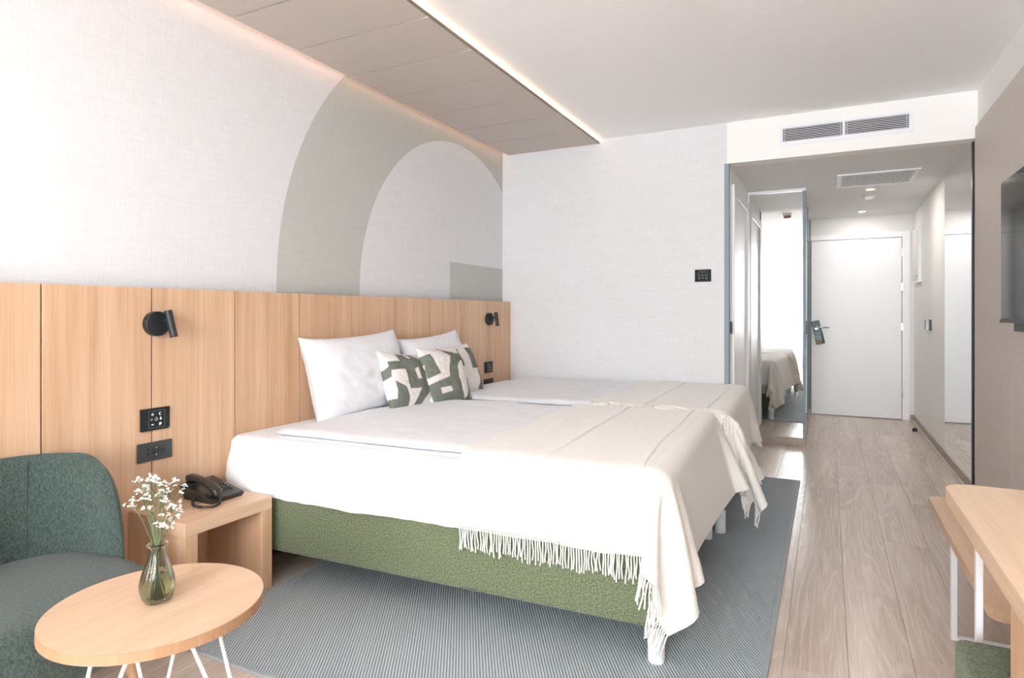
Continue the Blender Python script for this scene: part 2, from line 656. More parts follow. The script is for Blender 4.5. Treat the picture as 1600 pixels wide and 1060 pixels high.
boxes('hanger_batten', [((-2.3, YW + 0.4, PZ1), (-2.26, YB - 0.01, ZC)), ((-1.84, YW + 0.4, PZ1), (-1.80, YB - 0.01, ZC))], GAP, cp)

# ------------------------------------------------------------------ corridor: bathroom door, wardrobe, mirrors, entrance door
d2 = thing('door_2', 'white bathroom door with wide casing in the corridor side wall', 'door', (XA, 5.55, 0))
d2['kind'] = 'structure'
CY0, CY1, CZ = 5.00, 6.05, 2.148
boxes('casing', [((XA, CY0, 0), (XA + 0.022, CY0 + 0.13, CZ)), ((XA, CY1 - 0.13, 0), (XA + 0.022, CY1, CZ)),
                 ((XA, CY0 + 0.13, CZ - 0.085), (XA + 0.022, CY1 - 0.13, CZ))], DOOR_WHITE, d2, 0.003)
box('leaf', (XA, CY0 + 0.13, 0.005), (XA + 0.004, CY1 - 0.13, CZ - 0.085), DOOR_WHITE, d2)

w = thing('wardrobe', 'tall wardrobe with mirrored end and sliding mirror doors beside the entrance', 'wardrobe', ((XA + XM) / 2, 7.0, 0))
box('carcass', (XA, YM + 0.03, 0.066), (XM - 0.03, YD - 0.002, ZS - 0.002), CORR_PAINT, w)
box('plinth', (XA, YM + 0.004, 0), (XM - 0.004, YD - 0.002, 0.066), BASE_WOOD, w)
mr = box('end_mirror', (XA + 0.012, YM + 0.016, 0.07), (XM - 0.022, YM + 0.022, ZS - 0.022), MIRROR, w)
mr['label'] = 'tall mirror reflecting the bed and curtain'
boxes('mirror_trim', [((XA + 0.0, YM + 0.01, 0.066), (XA + 0.012, YM + 0.03, ZS - 0.02)), ((XA, YM, ZS - 0.022), (XM, YM + 0.03, ZS - 0.0005))], DOOR_WHITE, w)
box('corner_profile', (XM - 0.024, YM + 0.002, 0.066), (XM, YM + 0.03, ZS - 0.022), STEEL, w, bevel=0.001)
for k, (a, b) in enumerate(((YM + 0.03, 7.06), (7.06, YD - 0.01))):
    dr = box('sliding_door', (XM - 0.03, a, 0.07), (XM - 0.010 - 0.004 * k, b, ZS - 0.022), DARK_MIRROR, w)
    boxes('door_rail', [((XM - 0.028, a, 0.07), (XM - 0.004, a + 0.03, ZS - 0.022)), ((XM - 0.028, b - 0.03, 0.07), (XM - 0.004, b, ZS - 0.022))], STEEL, dr)

wm = thing('wall_mirror', 'floor-length frameless mirror with black edge on the corridor wall', 'mirror', (XR, 5.48, 0.07))
box('glass', (XR - 0.008, 4.965, 0.066), (XR - 0.0005, 6.03, ZS - 0.002), MIRROR, wm)
box('edge_trim', (XR - 0.012, 4.93, 0.066), (XR - 0.0005, 4.965, ZS - 0.002), BLACK, wm)

d1 = thing('door_1', 'white flush entrance door at the end of the corridor', 'door', (0.27, YD, 0))
d1['kind'] = 'structure'
YF = YD - 0.015
boxes('door_frame', [((-0.255, YF, 0), (-0.182, YD + 0.06, 2.075)), ((0.727, YF, 0), (0.80, YD + 0.06, 2.075)), ((-0.182, YF, 2.013), (0.727, YD + 0.06, 2.075))], DOOR_WHITE, d1, 0.002)
box('door_stop_strip', (-0.182, YD + 0.045, 0), (0.727, YD + 0.06, 2.013), GAP, d1)
box('door_leaf', (-0.174, YF + 0.004, 0.008), (0.722, YF + 0.044, 2.008), DOOR_WHITE, d1, 0.002)
for z in (1.80, 1.42, 0.98, 0.24):
    hg = boxes('hinge', [((0.716, YF - 0.004, z), (0.724, YF + 0.006, z + 0.085)), ((0.727, YF - 0.004, z), (0.737, YF + 0.006, z + 0.085))], CHROME, d1)
hnd = tube('handle', [(-0.128, YF + 0.002, 1.012), (-0.128, YF - 0.05, 1.012), (-0.11, YF - 0.056, 1.012), (0.012, YF - 0.056, 1.009)], 0.009, CHROME, d1, 10)
v, f = disc_geo((-0.128, YF - 0.006, 1.012), 0.026, 1, 24, 0.012)
raw('rose', v, f, CHROME, d1)
v, f = disc_geo((-0.128, YF - 0.006, 0.92), 0.024, 1, 24, 0.012)
raw('lock_rose', v, f, CHROME, d1)

# door hanger: tag of card with a round hole and slit, hung on the handle
def hanger(name, label, dy, colr, rot, mark):
    h = thing(name, label, 'door hanger', (-0.118, YF - 0.032 - dy, 1.012))
    h.rotation_euler = (0, rot, 0)
    ow, oh = 0.042, 0.28
    N = 20
    outer = []
    hole = []
    for k in range(N):
        a = 2 * math.pi * k / N + math.pi / N
        hole.append((0.024 * math.cos(a), 0, 0.024 * math.sin(a) - 0.012))
        ca, sa = math.cos(a), math.sin(a)
        tt = min(ow / abs(ca) if abs(ca) > 1e-6 else 9, (0.075 if sa > 0 else 0.20) / abs(sa) if abs(sa) > 1e-6 else 9)
        outer.append((tt * ca, 0, tt * sa))
    V = outer + hole
    F = [(k, (k + 1) % N, N + (k + 1) % N, N + k) for k in range(N)]
    o = raw('card', V, F, mat(name + '_card', colr, 0.6), h, world=False)
    o.modifiers.new('thickness', 'SOLIDIFY').thickness = 0.001
    bits = []
    if mark:
        rr = random.Random(5)
        for row in range(4):
            z = -0.07 - row * 0.024
            x = -0.03 + 0.006 * (row % 2)
            while x < 0.028:
                wd = rr.uniform(0.004, 0.010)
                bits.append(((x, -0.0022, z), (x + wd, -0.0014, z + rr.uniform(0.006, 0.012))))
                x += wd + rr.uniform(0.003, 0.007)
        boxes('lettering', bits, ICON, h, world=False)
        boxes('picture', [((-0.034, -0.0022, -0.198), (-0.008, -0.0014, -0.166)), ((0.0, -0.0022, -0.198), (0.018, -0.0014, -0.158))], mat('hanger_orange', (176, 118, 78), 0.6), h, world=False)
        boxes('top_mark', [((-0.01, -0.0022, 0.052), (0.01, -0.0014, 0.066))], mat('hanger_red', (150, 86, 60), 0.6), h, world=False)
    return h
hanger('door_hanger', 'teal card hanger with white lettering on the entrance door handle', 0.006, (108, 132, 138), math.radians(-8), True)
hanger('door_hanger', 'dark card hanger peeking out behind the teal one', 0.0, (70, 90, 92), math.radians(-17), False)

fp = thing('wall_panel_box', 'flat white framed access box high on the corridor wall near the door', 'access box', (XR, 7.72, 1.5))
box('frame', (XR - 0.03, 7.49, 1.485), (XR, 7.95, 2.055), WHITE_METAL, fp, 0.003)
box('cover', (XR - 0.034, 7.525, 1.52), (XR - 0.03, 7.915, 2.02), CORR_PAINT, fp)
box('latch', (XR - 0.036, 7.56, 1.548), (XR - 0.033, 7.62, 1.556), GAP, fp)

cs = thing('card_switch', 'small chrome and grey card holder switch on the corridor wall', 'switch', (XR, 7.0, 1.06))
box('plate', (XR - 0.012, 6.92, 1.018), (XR, 7.16, 1.108), mat('grey_plastic', (120, 122, 124), 0.4), cs, 0.002)
box('holder', (XR - 0.03, 6.84, 1.014), (XR, 6.92, 1.112), CHROME, cs, 0.003)
box('switch_side', (XR - 0.02, 6.80, 1.014), (XR, 6.84, 1.112), BLACK_PL, cs, 0.002)

ds = thing('door_stop', 'small black rubber door stop on the floor near the skirting', 'door stop', (0.797, 7.345, 0))
lathe('rubber', [(0.02, 0.0), (0.022, 0.006), (0.021, 0.026), (0.015, 0.034), (0.004, 0.036)], (0.797 - 0.03, 7.345, 0), BLACK, ds, 18)
lathe('washer', [(0.024, 0.0), (0.024, 0.003), (0.01, 0.0035)], (0.797 - 0.03, 7.345, 0.0), CHROME, ds, 18)

bs = thing('light_switch', 'narrow black light switch beside the bathroom door casing', 'switch', (XA, 4.93, 1.06))
box('plate', (XA, 4.90, 1.015), (XA + 0.010, 4.975, 1.105), BLACK_PL, bs, 0.002)
box('rocker', (XA + 0.010, 4.912, 1.03), (XA + 0.014, 4.963, 1.09), BLACK, bs, 0.001)

# supply grille in the soffit
gr = thing('air_grille', 'wide white air grille with thin horizontal slats over the corridor', 'air grille', (0.094, YB, 2.36))
GX0, GX1, GZ0, GZ1 = -0.31, 0.50, 2.355, 2.492
IX0, IX1, IZ0, IZ1 = -0.287, 0.473, 2.382, 2.474
yf = YB - 0.008
boxes('frame', [((GX0, yf, GZ0), (IX0, YB, GZ1)), ((IX1, yf, GZ0), (GX1, YB, GZ1)), ((IX0, yf, GZ0), (IX1, YB, IZ0)), ((IX0, yf, IZ1), (IX1, YB, GZ1)),
                ((0.088, yf + 0.001, IZ0), (0.103, YB, IZ1))], WHITE_METAL, gr, 0)
box('duct', (IX0, YB - 0.0012, IZ0), (IX1, YB - 0.0004, IZ1), VENT_DARK, gr)
ns = 8
smesh = {}
for k in range(ns):
    z = IZ0 + (k + 0.5) * (IZ1 - IZ0) / ns
    for (a, b) in ((IX0, 0.088), (0.103, IX1)):
        box('slat', (a, yf + 0.001, z - 0.0016), (b, YB - 0.0013, z + 0.0016), WHITE_METAL, gr)
for (a, b) in ((IX0, 0.088), (0.103, IX1)):
    for q in (0.012, b - a - 0.012):
        box('upright', (a + q - 0.0012, yf + 0.004, IZ0), (a + q + 0.0012, yf + 0.006, IZ1), WHITE_METAL, gr)

cg = thing('ceiling_grille', 'square white return air grille in the corridor ceiling', 'air grille', (0.35, 5.9, ZS))
VX0, VX1, VY0, VY1 = 0.065, 0.63, 5.62, 6.19
b_ = 0.035
zf = ZS - 0.01
boxes('frame', [((VX0, VY0, zf), (VX1, VY0 + b_, ZS)), ((VX0, VY1 - b_, zf), (VX1, VY1, ZS)), ((VX0, VY0 + b_, zf), (VX0 + b_, VY1 - b_, ZS)), ((VX1 - b_, VY0 + b_, zf), (VX1, VY1 - b_, ZS))], WHITE_METAL, cg, 0.001)
box('duct', (VX0 + b_, VY0 + b_, ZS - 0.0012), (VX1 - b_, VY1 - b_, ZS - 0.0004), mat('vent_grey', (196, 196, 194), 0.8), cg)
nn = 36
me = None
for k in range(nn):
    x = VX0 + b_ + (k + 0.5) * (VX1 - VX0 - 2 * b_) / nn
    if me is None:
        o = box('slat', (-0.0028, VY0 + b_, zf), (0.0028, VY1 - b_, ZS - 0.0012), WHITE_METAL, None)
        me = o.data
        for vv in me.vertices:
            vv.co -= Vector((0, 5.9, ZS))
        o.parent = cg
    else:
        o = bpy.data.objects.new('slat', me)
        o.parent = cg
        COL.objects.link(o)
    o.location = (x - 0.35, 0, 0)

DL = emis('downlight_glow', (255, 224, 190), 14.0)
for lab, x, y in (('small recessed downlight beside the return air grille', 0.334, 6.40), ('small recessed downlight nearest the entrance door', 0.328, 7.74)):
    dl = thing('downlight', lab, 'downlight', (x, y, ZS), group='corridor downlights')
    lathe('trim_ring', [(0.045, -0.001), (0.045, -0.006), (0.034, -0.006), (0.032, -0.0012)], (x, y, ZS), WHITE_METAL, dl, 24, close=False)
    lathe('lens', [(0.033, -0.0012), (0.031, -0.0030), (0.005, -0.0034)], (x, y, ZS), DL, dl, 24)
    ld = bpy.data.lights.new('downlight_lamp', 'AREA')
    ld.shape = 'DISK'
    ld.size = 0.06
    ld.energy = 6.5 if y < 7 else 3.0
    ld.color = (1.0, 0.93, 0.86)
    lo_ = bpy.data.objects.new('downlight_lamp', ld)
    lo_.location = (0, 0, -0.008)
    lo_.parent = dl
    COL.objects.link(lo_)
sd = thing('smoke_detector', 'white ceiling detector between the two corridor downlights', 'smoke detector', (0.339, 6.78, ZS))
lathe('base', [(0.055, -0.0005), (0.055, -0.008), (0.05, -0.012)], (0.339, 6.78, ZS), WHITE_METAL, sd, 28)
lathe('cap', [(0.042, -0.012), (0.036, -0.026), (0.012, -0.032)], (0.339, 6.78, ZS), WHITE_METAL, sd, 28)
sd = thing('smoke_detector', 'white detector with brass rim on the bedroom ceiling, seen in the mirror', 'smoke detector', (-0.51, 2.58, ZC))
lathe('base', [(0.06, -0.0005), (0.06, -0.03), (0.05, -0.034)], (-0.51, 2.58, ZC), WHITE_METAL, sd, 28)
lathe('cap', [(0.05, -0.034), (0.05, -0.055), (0.036, -0.066), (0.01, -0.068)], (-0.51, 2.58, ZC), mat('brass', (170, 110, 70), 0.4, 0.4), sd, 28)

# thermostat on the end wall
th = thing('thermostat', 'black glass room thermostat with small icons on the end wall', 'thermostat', (-0.836, YB, 1.45))
box('plate', (-0.895, YB - 0.010, 1.404), (-0.777, YB, 1.496), BLACK_GL, th, 0.002)
def outline_rect(cx, cz, w_, h_, t_, y, axis):
    """thin frame in the wall plane; axis 'y': wall faces -y, 'x': wall faces +x"""
    L = [((cx - w_ / 2, cz - h_ / 2), (cx + w_ / 2, cz - h_ / 2 + t_)), ((cx - w_ / 2, cz + h_ / 2 - t_), (cx + w_ / 2, cz + h_ / 2)),
         ((cx - w_ / 2, cz - h_ / 2 + t_), (cx - w_ / 2 + t_, cz + h_ / 2 - t_)), ((cx + w_ / 2 - t_, cz - h_ / 2 + t_), (cx + w_ / 2, cz + h_ / 2 - t_))]
    if axis == 'y':
        return [((a[0], y - 0.0006, a[1]), (b[0], y, b[1])) for a, b in L]
    return [((y, a[0], a[1]), (y + 0.0006, b[0], b[1])) for a, b in L]
yt = YB - 0.010
boxes('display_outline', outline_rect(-0.836, 1.452, 0.066, 0.074, 0.0012, yt, 'y'), ICON_DIM, th)
boxes('indicator_row', [((-0.852 + k * 0.010, yt - 0.0006, 1.473), (-0.849 + k * 0.010, yt, 1.481)) for k in range(4)], ICON_DIM, th)
boxes('symbol_row', [((-0.866 + k * 0.0085, yt - 0.0006, 1.449 + 0.002 * (k % 2)), (-0.861 + k * 0.0085, yt, 1.459 - 0.003 * (k % 3))) for k in range(7)], ICON_DIM, th)
for k in range(3):
    v, f = disc_geo((-0.859 + k * 0.023, yt, 1.433), 0.0052, 1, 12, -0.0006)
    raw('icon', v, f, ICON_DIM, th)

# ------------------------------------------------------------------ bedside switches and sockets
def yz_disc(y, z, r, x, d=0.0006, n=16):
    return disc_geo((x, y, z), r, 0, n, d)
def ring_geo(y, z, r0, r1, x, n=18, gap=0.0, a0=0.0):
    V, F = [], []
    for k in range(n + 1):
        a = a0 + gap + (2 * math.pi - 2 * gap) * k / n
        for r in (r0, r1):
            V.append((x + 0.0005, y + r * math.sin(a), z + r * math.cos(a)))
    for k in range(n):
        F.append((2 * k, 2 * k + 1, 2 * k + 3, 2 * k + 2))
    return V, F
def moon_geo(y, z, r, x):
    V, F = [], []
    n = 14
    for k in range(n + 1):
        a = math.radians(40) + math.radians(280) * k / n
        V.append((x + 0.0005, y - 0 + r * math.cos(a), z + r * math.sin(a)))
    for k in range(n + 1):
        a = math.radians(40) + math.radians(280) * k / n
        V.append((x + 0.0005, y + r * 0.35 + r * 0.72 * math.cos(a), z + r * 0.72 * math.sin(a)))
    for k in range(n):
        F.append((k, k + 1, n + 2 + k, n + 1 + k))
    return V, F

def bedside_switch(yc, label):
    s = thing('touch_switch', label, 'switch', (HX, yc, 0.735), group='bedside touch switches')
    zc = 0.7345
    box('plate', (HX, yc - 0.061, zc - 0.045), (HX + 0.010, yc + 0.061, zc + 0.045), BLACK_GL, s, 0.0015)
    x = HX + 0.010
    boxes('outline', outline_rect(yc + 0.004, zc, 0.068, 0.070, 0.0009, x, 'x'), ICON_DIM, s)
    def ic(g):
        raw('icon', g[0], g[1], ICON, s)
    sun = [yz_disc(yc - 0.014, zc + 0.020, 0.0034, x)]
    for k in range(8):
        a = k * math.pi / 4
        sun.append(yz_disc(yc - 0.014 + 0.0058 * math.cos(a), zc + 0.02 + 0.0058 * math.sin(a), 0.0009, x, 0.0006, 6))
    ic(join_geo(sun))
    ic(moon_geo(yc + 0.019, zc + 0.020, 0.0064, x))
    ic(ring_geo(yc - 0.018, zc, 0.0030, 0.0040, x))
    ic(join_geo([ring_geo(yc + 0.002, zc, 0.0048, 0.0064, x, 18, 0.45), ([(x + .0005, yc + .0012, zc + .002), (x + .0005, yc + .0028, zc + .002), (x + .0005, yc + .0028, zc + .009), (x + .0005, yc + .0012, zc + .009)], [(0, 1, 2, 3)])]))
    ic(join_geo([yz_disc(yc + 0.021, zc - 0.001, 0.0042, x), yz_disc(yc + 0.021, zc + 0.005, 0.0022, x)]))
    e = []
    for k in range(16):
        a = 2 * math.pi * k / 16
        e.append((x + 0.0005, yc - 0.014 + 0.0062 * math.cos(a), zc - 0.021 + 0.0028 * math.sin(a)))
    ic((e, [tuple(range(16))]))
    ic(join_geo([yz_disc(yc + 0.019, zc - 0.02, 0.0056, x), yz_disc(yc + 0.015, zc - 0.0255, 0.0018, x)]))
    v, f = yz_disc(yc + 0.056, zc - 0.040, 0.0015, x)
    raw('status_light', v, f, ICON, s)

def bedside_socket(yc, label):
    s = thing('wall_socket', label, 'socket', (HX, yc, 0.605), group='bedside sockets')
    zc = 0.6045
    x = HX + 0.009
    box('plate', (HX, yc - 0.073, zc - 0.0375), (x, yc + 0.073, zc + 0.0375), BLACK_PL, s, 0.0012)
    boxes('insert_outline', outline_rect(yc, zc, 0.082, 0.052, 0.0012, x, 'x'), BLACK, s)
    V, F = [], []
    n = 28
    prof = [(0.0205, 0.0), (0.0205, 0.0016), (0.0188, 0.0016), (0.0182, 0.0002)]
    for (r, d) in prof:
        for k in range(n):
            a = 2 * math.pi * k / n
            V.append((x + d, yc + 0.003 + r * math.cos(a), zc + r * math.sin(a)))
    for i_ in range(len(prof) - 1):
        for k in range(n):
            k2 = (k + 1) % n
            F.append((i_ * n + k, i_ * n + k2, (i_ + 1) * n + k2, (i_ + 1) * n + k))
    F.append(tuple((len(prof) - 1) * n + k for k in range(n)))
    raw('socket_well', V, F, BLACK, s)
    for dy in (-0.0095, 0.0095):
        v, f = yz_disc(yc + 0.003 + dy, zc, 0.003, x, 0.0008, 10)
        raw('pin_hole', v, f, GAP, s)
    for z in (0.014, -0.014):
        box('earth_clip', (x, yc + 0.001, zc + z - 0.003), (x + 0.0012, yc + 0.005, zc + z + 0.003), CHROME, s)
    for z in (0.012, -0.008):
        box('usb_port', (x, yc - 0.036, zc + z - 0.0035), (x + 0.0008, yc - 0.025, zc + z + 0.0035), GAP, s)
    v, f = yz_disc(yc + 0.033, zc + 0.0, 0.0045, x, 0.0008)
    raw('data_port', v, f, GAP, s)
bedside_switch(1.628, 'black glass touch switch panel with white icons above the bedside telephone')
bedside_socket(1.627, 'dark double wall socket above the bedside telephone')
bedside_switch(4.437, 'small black touch switch panel under the far wall lamp')
bedside_socket(4.437, 'dark wall socket half hidden by the far bed')

def wall_lamp(yc, tilt, label):
    s = thing('wall_lamp', label, 'wall lamp', (HX, yc, 1.122), group='headboard reading lamps')
    pv, pf = tube_geo([(HX, yc, 1.122), (HX + 0.0265, yc, 1.122), (HX + 0.028, yc, 1.122)], [0.05, 0.05, 0.0485], 40)
    autosmooth(raw('wall_plate', pv, pf, BLACK, s))
    tube('swivel_arm', [(HX + 0.028, yc + 0.018, 1.135), (HX + 0.055, yc + 0.026, 1.135)], 0.006, BLACK, s, 12)
    c = Vector((HX + 0.062, yc + 0.030, 1.122))
    d = Vector((0.10, math.sin(tilt), -math.cos(tilt))).normalized()
    a, b = c - d * 0.056, c + d * 0.056
    hv, hf = tube_geo([a, a + d * 0.0015, b], [0.0135, 0.015, 0.015], 24)
    hd = autosmooth(raw('head', hv, hf, BLACK, s))
    tube('lens', [b, b + d * 0.0008], 0.012, mat('lamp_lens', (230, 225, 210), 0.3), hd, 20)
wall_lamp(1.628, math.radians(10), 'black reading lamp above the bedside telephone and switches')
wall_lamp(4.437, math.radians(6), 'black reading lamp at the far end of the headboard')

# ------------------------------------------------------------------ right side: TV panelling and television
tp = thing('wall_cladding', 'taupe textured wall cladding behind the television', 'wall cladding', (0.83, 3.0, 0))
seams = [4.80, 3.93, 3.06, 2.19, 1.32, 0.45, -0.42, -1.29, -2.16, -2.5]
for a, b in zip(seams[:-1], seams[1:]):
    box('panel', (0.82, b + 0.002, 0.0), (0.832, a - 0.002, 2.33), TAUPE, tp, 0.0006, 1)
box('backing', (0.832, -2.5, 0.0), (XR - 0.0005, 4.798, 2.328), GAP, tp)
tv = thing('television', 'flat black television on the taupe wall', 'television', (0.77, 3.2, 1.1))
box('body', (0.752, 2.58, 1.124), (0.785, 3.80, 1.80), TV_BODY, tv, 0.004)
box('screen', (0.7505, 2.588, 1.142), (0.7525, 3.792, 1.794), TV_GLASS, tv)
box('bottom_bezel', (0.746, 2.58, 1.120), (0.756, 3.80, 1.136), TV_BODY, tv, 0.002)
box('wall_bracket', (0.785, 2.95, 1.08), (0.8195, 3.72, 1.5), BLACK, tv)

# ------------------------------------------------------------------ rug
def rug():
    r = thing('rug', 'large grey-blue ribbed rug under the beds', 'rug', (-1.13, 3.1, 0))
    x0, x1, y0, y1 = -2.10, -0.172, 1.43, 4.785
    box('pile', (x0 + 0.012, y0 + 0.012, 0.0004), (x1 - 0.012, y1 - 0.012, 0.0075), RUG, r)
    bm = bmesh.new()
    e = 0.020
    for lo, hi in (((x0, y0, 0.0004), (x0 + e, y1, 0.009)), ((x1 - e, y0, 0.0004), (x1, y1, 0.009)), ((x0 + e, y0, 0.0004), (x1 - e, y0 + e, 0.009)), ((x0 + e, y1 - e, 0.0004), (x1 - e, y1, 0.009))):
        add_box(bm, lo, hi, 0.003, 2)
    from_bm('binding', bm, RUG_EDGE, r)
rug()

# ------------------------------------------------------------------ beds
BW, BL, GAPB = 1.36, 1.92, 0.022
ROT = math.radians(2.2)
ORG = Vector((-2.392, 1.958, 0))
def bed_frame(k):
    """Local origin of bed k at its near head corner; x along the bed, y across."""
    c, s = math.cos(ROT), math.sin(ROT)
    dy = k * (BW + GAPB)
    return (ORG.x, ORG.y + dy / c, 0.0078)
ZB0, ZB1, ZM = 0.125, 0.37, 0.605

def fbm(p, o=3):
    return noise.fractal(Vector(p), 1.0, 2.0, o)

def mattress_mesh(name, k, parent_loc, hem, top, inset, seedv, m, wr=0.006):
    """Sheet-covered mattress: profile swept round a rounded rectangle, top closed by a grid of rings."""
    rc = 0.07
    per = []
    def arc(cx, cy, a0, a1, n):
        for q in range(n):
            a = a0 + (a1 - a0) * q / n
            per.append((cx + rc * math.cos(a), cy + rc * math.sin(a), math.cos(a), math.sin(a)))
    x0, x1, y0, y1 = inset, BL - inset * 0.3, inset, BW - inset
    def seg(ax, ay, bx, by, nx, ny, n):
        for q in range(n):
            t = q / n
            per.append((ax + (bx - ax) * t, ay + (by - ay) * t, nx, ny))
    seg(x0 + rc, y0, x1 - rc, y0, 0, -1, 110)
    arc(x1 - rc, y0 + rc, -math.pi / 2, 0, 10)
    seg(x1, y0 + rc, x1, y1 - rc, 1, 0, 70)
    arc(x1 - rc, y1 - rc, 0, math.pi / 2, 10)
    seg(x1 - rc, y1, x0 + rc, y1, 0, 1, 90)
    arc(x0 + rc, y1 - rc, math.pi / 2, math.pi, 10)
    seg(x0, y1 - rc, x0, y0 + rc, -1, 0, 70)
    arc(x0 + rc, y0 + rc, math.pi, 1.5 * math.pi, 10)
    n = len(per)
    per = [(x - (0.045 * (1 - y / BW) * (1 - x / 0.3) if x < 0.3 else 0), y, a, b) for x, y, a, b in per]
    rt = 0.045
    prof = []                         # (outward offset, z)
    H = top - hem
    for q in range(14):
        t = q / 13
        z = hem + (H - rt) * t
        bulge = 0.010 * math.sin(math.pi * min(1, t * 1.05)) + (0.010 * (1 - t) ** 6)
        prof.append((bulge, z))
    for q in range(1, 7):
        a = math.pi / 2 * q / 6
        prof.append((0.0 - rt + rt * math.cos(a), hem + H - rt + rt * math.sin(a)))
    V, F = [], []
    for (o, z) in prof:
        for (x, y, nx, ny) in per:
            low = max(0.0, 1 - (z - hem) / (H * 0.9))
            d = wr * fbm((x * 3.1 + seedv, y * 3.1, z * 6.0)) * 1.2
            d += 0.010 * low * fbm((x * 7 + 5, y * 7 + seedv, z * 1.5))
            dz = 0.010 * low * fbm((x * 4 + 9, y * 4, seedv))
            V.append((x + nx * (o + d), y + ny * (o + d), z + dz))
    rings = len(prof)
    cx, cy = BL / 2, BW / 2
    for q in range(1, 16):
        t = 1 - q / 16
        base = (rings - 1) * n
        for kk in range(n):
            px, py, pz = V[base + kk]
            X = cx + (px - cx) * t
            Y = cy + (py - cy) * t
            V.append((X, Y, top + 0.008 * (1 - t) + 0.35 * wr * fbm((X * 4, Y * 4, seedv))))
    tot = rings + 15
    for r in range(tot - 1):
        for kk in range(n):
            k2 = (kk + 1) % n
            F.append((r * n + kk, r * n + k2, (r + 1) * n + k2, (r + 1) * n + kk))
    F.append(tuple((tot - 1) * n + kk for kk in range(n)))
    return V, F

def duvet_mesh(x0, x1, y0, y1, z0, th_, seedv):
    V, F = [], []
    nx, ny = 110, 80
    def edge(a):
        return 1 - max(0.0, 1 - a) ** 3
    for side in (1, 0):
        for j in range(ny + 1):
            for i_ in range(nx + 1):
                u, v_ = i_ / nx, j / ny
                x = x0 + (x1 - x0) * u
                y = y0 + (y1 - y0) * v_
                # soft rounded corners and slightly wavy edges
                e = min(u * (x1 - x0), (1 - u) * (x1 - x0), v_ * (y1 - y0), (1 - v_) * (y1 - y0))
                k = math.sqrt(max(0.0, 1 - max(0.0, 1 - e / 0.05) ** 2))
                wx = 0.008 * fbm((y * 5, seedv, 1)) * max(0, 1 - min(u, 1 - u) * 12)
                wy = 0.010 * fbm((x * 4, seedv, 2)) * max(0, 1 - min(v_, 1 - v_) * 10)
                wr = 0.006 * fbm((x * 3.3, y * 2.2, seedv)) + 0.0025 * fbm((x * 9, y * 9, seedv + 3))
                if side:
                    z = z0 + th_ * (0.45 + 0.55 * k) + wr * k
                else:
                    z = z0 + th_ * 0.45 * (1 - k) + 0.0 * k
                V.append((x + wx, y + wy, z))
    N = (nx + 1) * (ny + 1)
    for j in range(ny):
        for i_ in range(nx):
            a = j * (nx + 1) + i_
            q = (a, a + 1, a + nx + 2, a + nx + 1)
            F.append(q)
            F.append(tuple(N + t for t in q[::-1]))
    rim = [i_ for i_ in range(nx + 1)] + [j * (nx + 1) + nx for j in range(1, ny + 1)] + [ny * (nx + 1) + i_ for i_ in range(nx - 1, -1, -1)] + [j * (nx + 1) for j in range(ny - 1, 0, -1)]
    for a, b in zip(rim, rim[1:] + rim[:1]):
        F.append((b, a, N + a, N + b))
    return V, F

BN = [('bed_base', 'green felt covered bed base on white round legs nearest the bedside table', 'white sheeted mattress on the bed base nearest the bedside table', 'smooth white duvet lying on the bed nearest the bedside table'),
      ('bed_base', 'green felt covered bed base standing by the end wall', 'white sheeted mattress on the bed by the end wall', 'smooth white duvet lying on the bed by the end wall')]
for k in range(2):
    loc = bed_frame(k)
    b = thing('bed_base', BN[k][1], 'bed', loc, ROT, 'twin beds')
    o = box('box_spring', (0, 0, ZB0), (BL, BW, ZB1), BED_GREEN, b, bevel=0.018, seg=3, world=False)
    autosmooth(o, 40)
    for (lx, ly) in ((0.06, 0.055), (BL - 0.035, 0.05), (0.06, BW - 0.055), (BL - 0.035, BW - 0.05)):
        lv, lf = tube_geo([(lx, ly, 0), (lx, ly, 0.004), (lx, ly, ZB0 + 0.004)], [0.026, 0.0285, 0.0285], 28)
        autosmooth(raw('leg', lv, lf, WHITE_METAL, b, world=False))
    V, F = mattress_mesh('mattress', k, loc, ZB1 - 0.010, ZM, -0.010 if k == 0 else 0.0, 3.0 + 11 * k, LINEN_WHITE, 0.011)
    o = raw('mattress', V, F, LINEN_WHITE, None, True, None)
    o.location = loc
    o.rotation_euler = (0, 0, ROT)
    tag(o, BN[k][2], 'mattress', 'mattresses of the twin beds')
    V, F = duvet_mesh(0.18, BL - 0.05, 0.075, BW - 0.03, ZM + 0.004, 0.030, 5.0 + 7 * k)
    o = raw('duvet', V, F, LINEN_WHITE, None, True, None)
    o.location = loc
    o.rotation_euler = (0, 0, ROT)
    tag(o, BN[k][3], 'duvet', 'duvets on the twin beds')

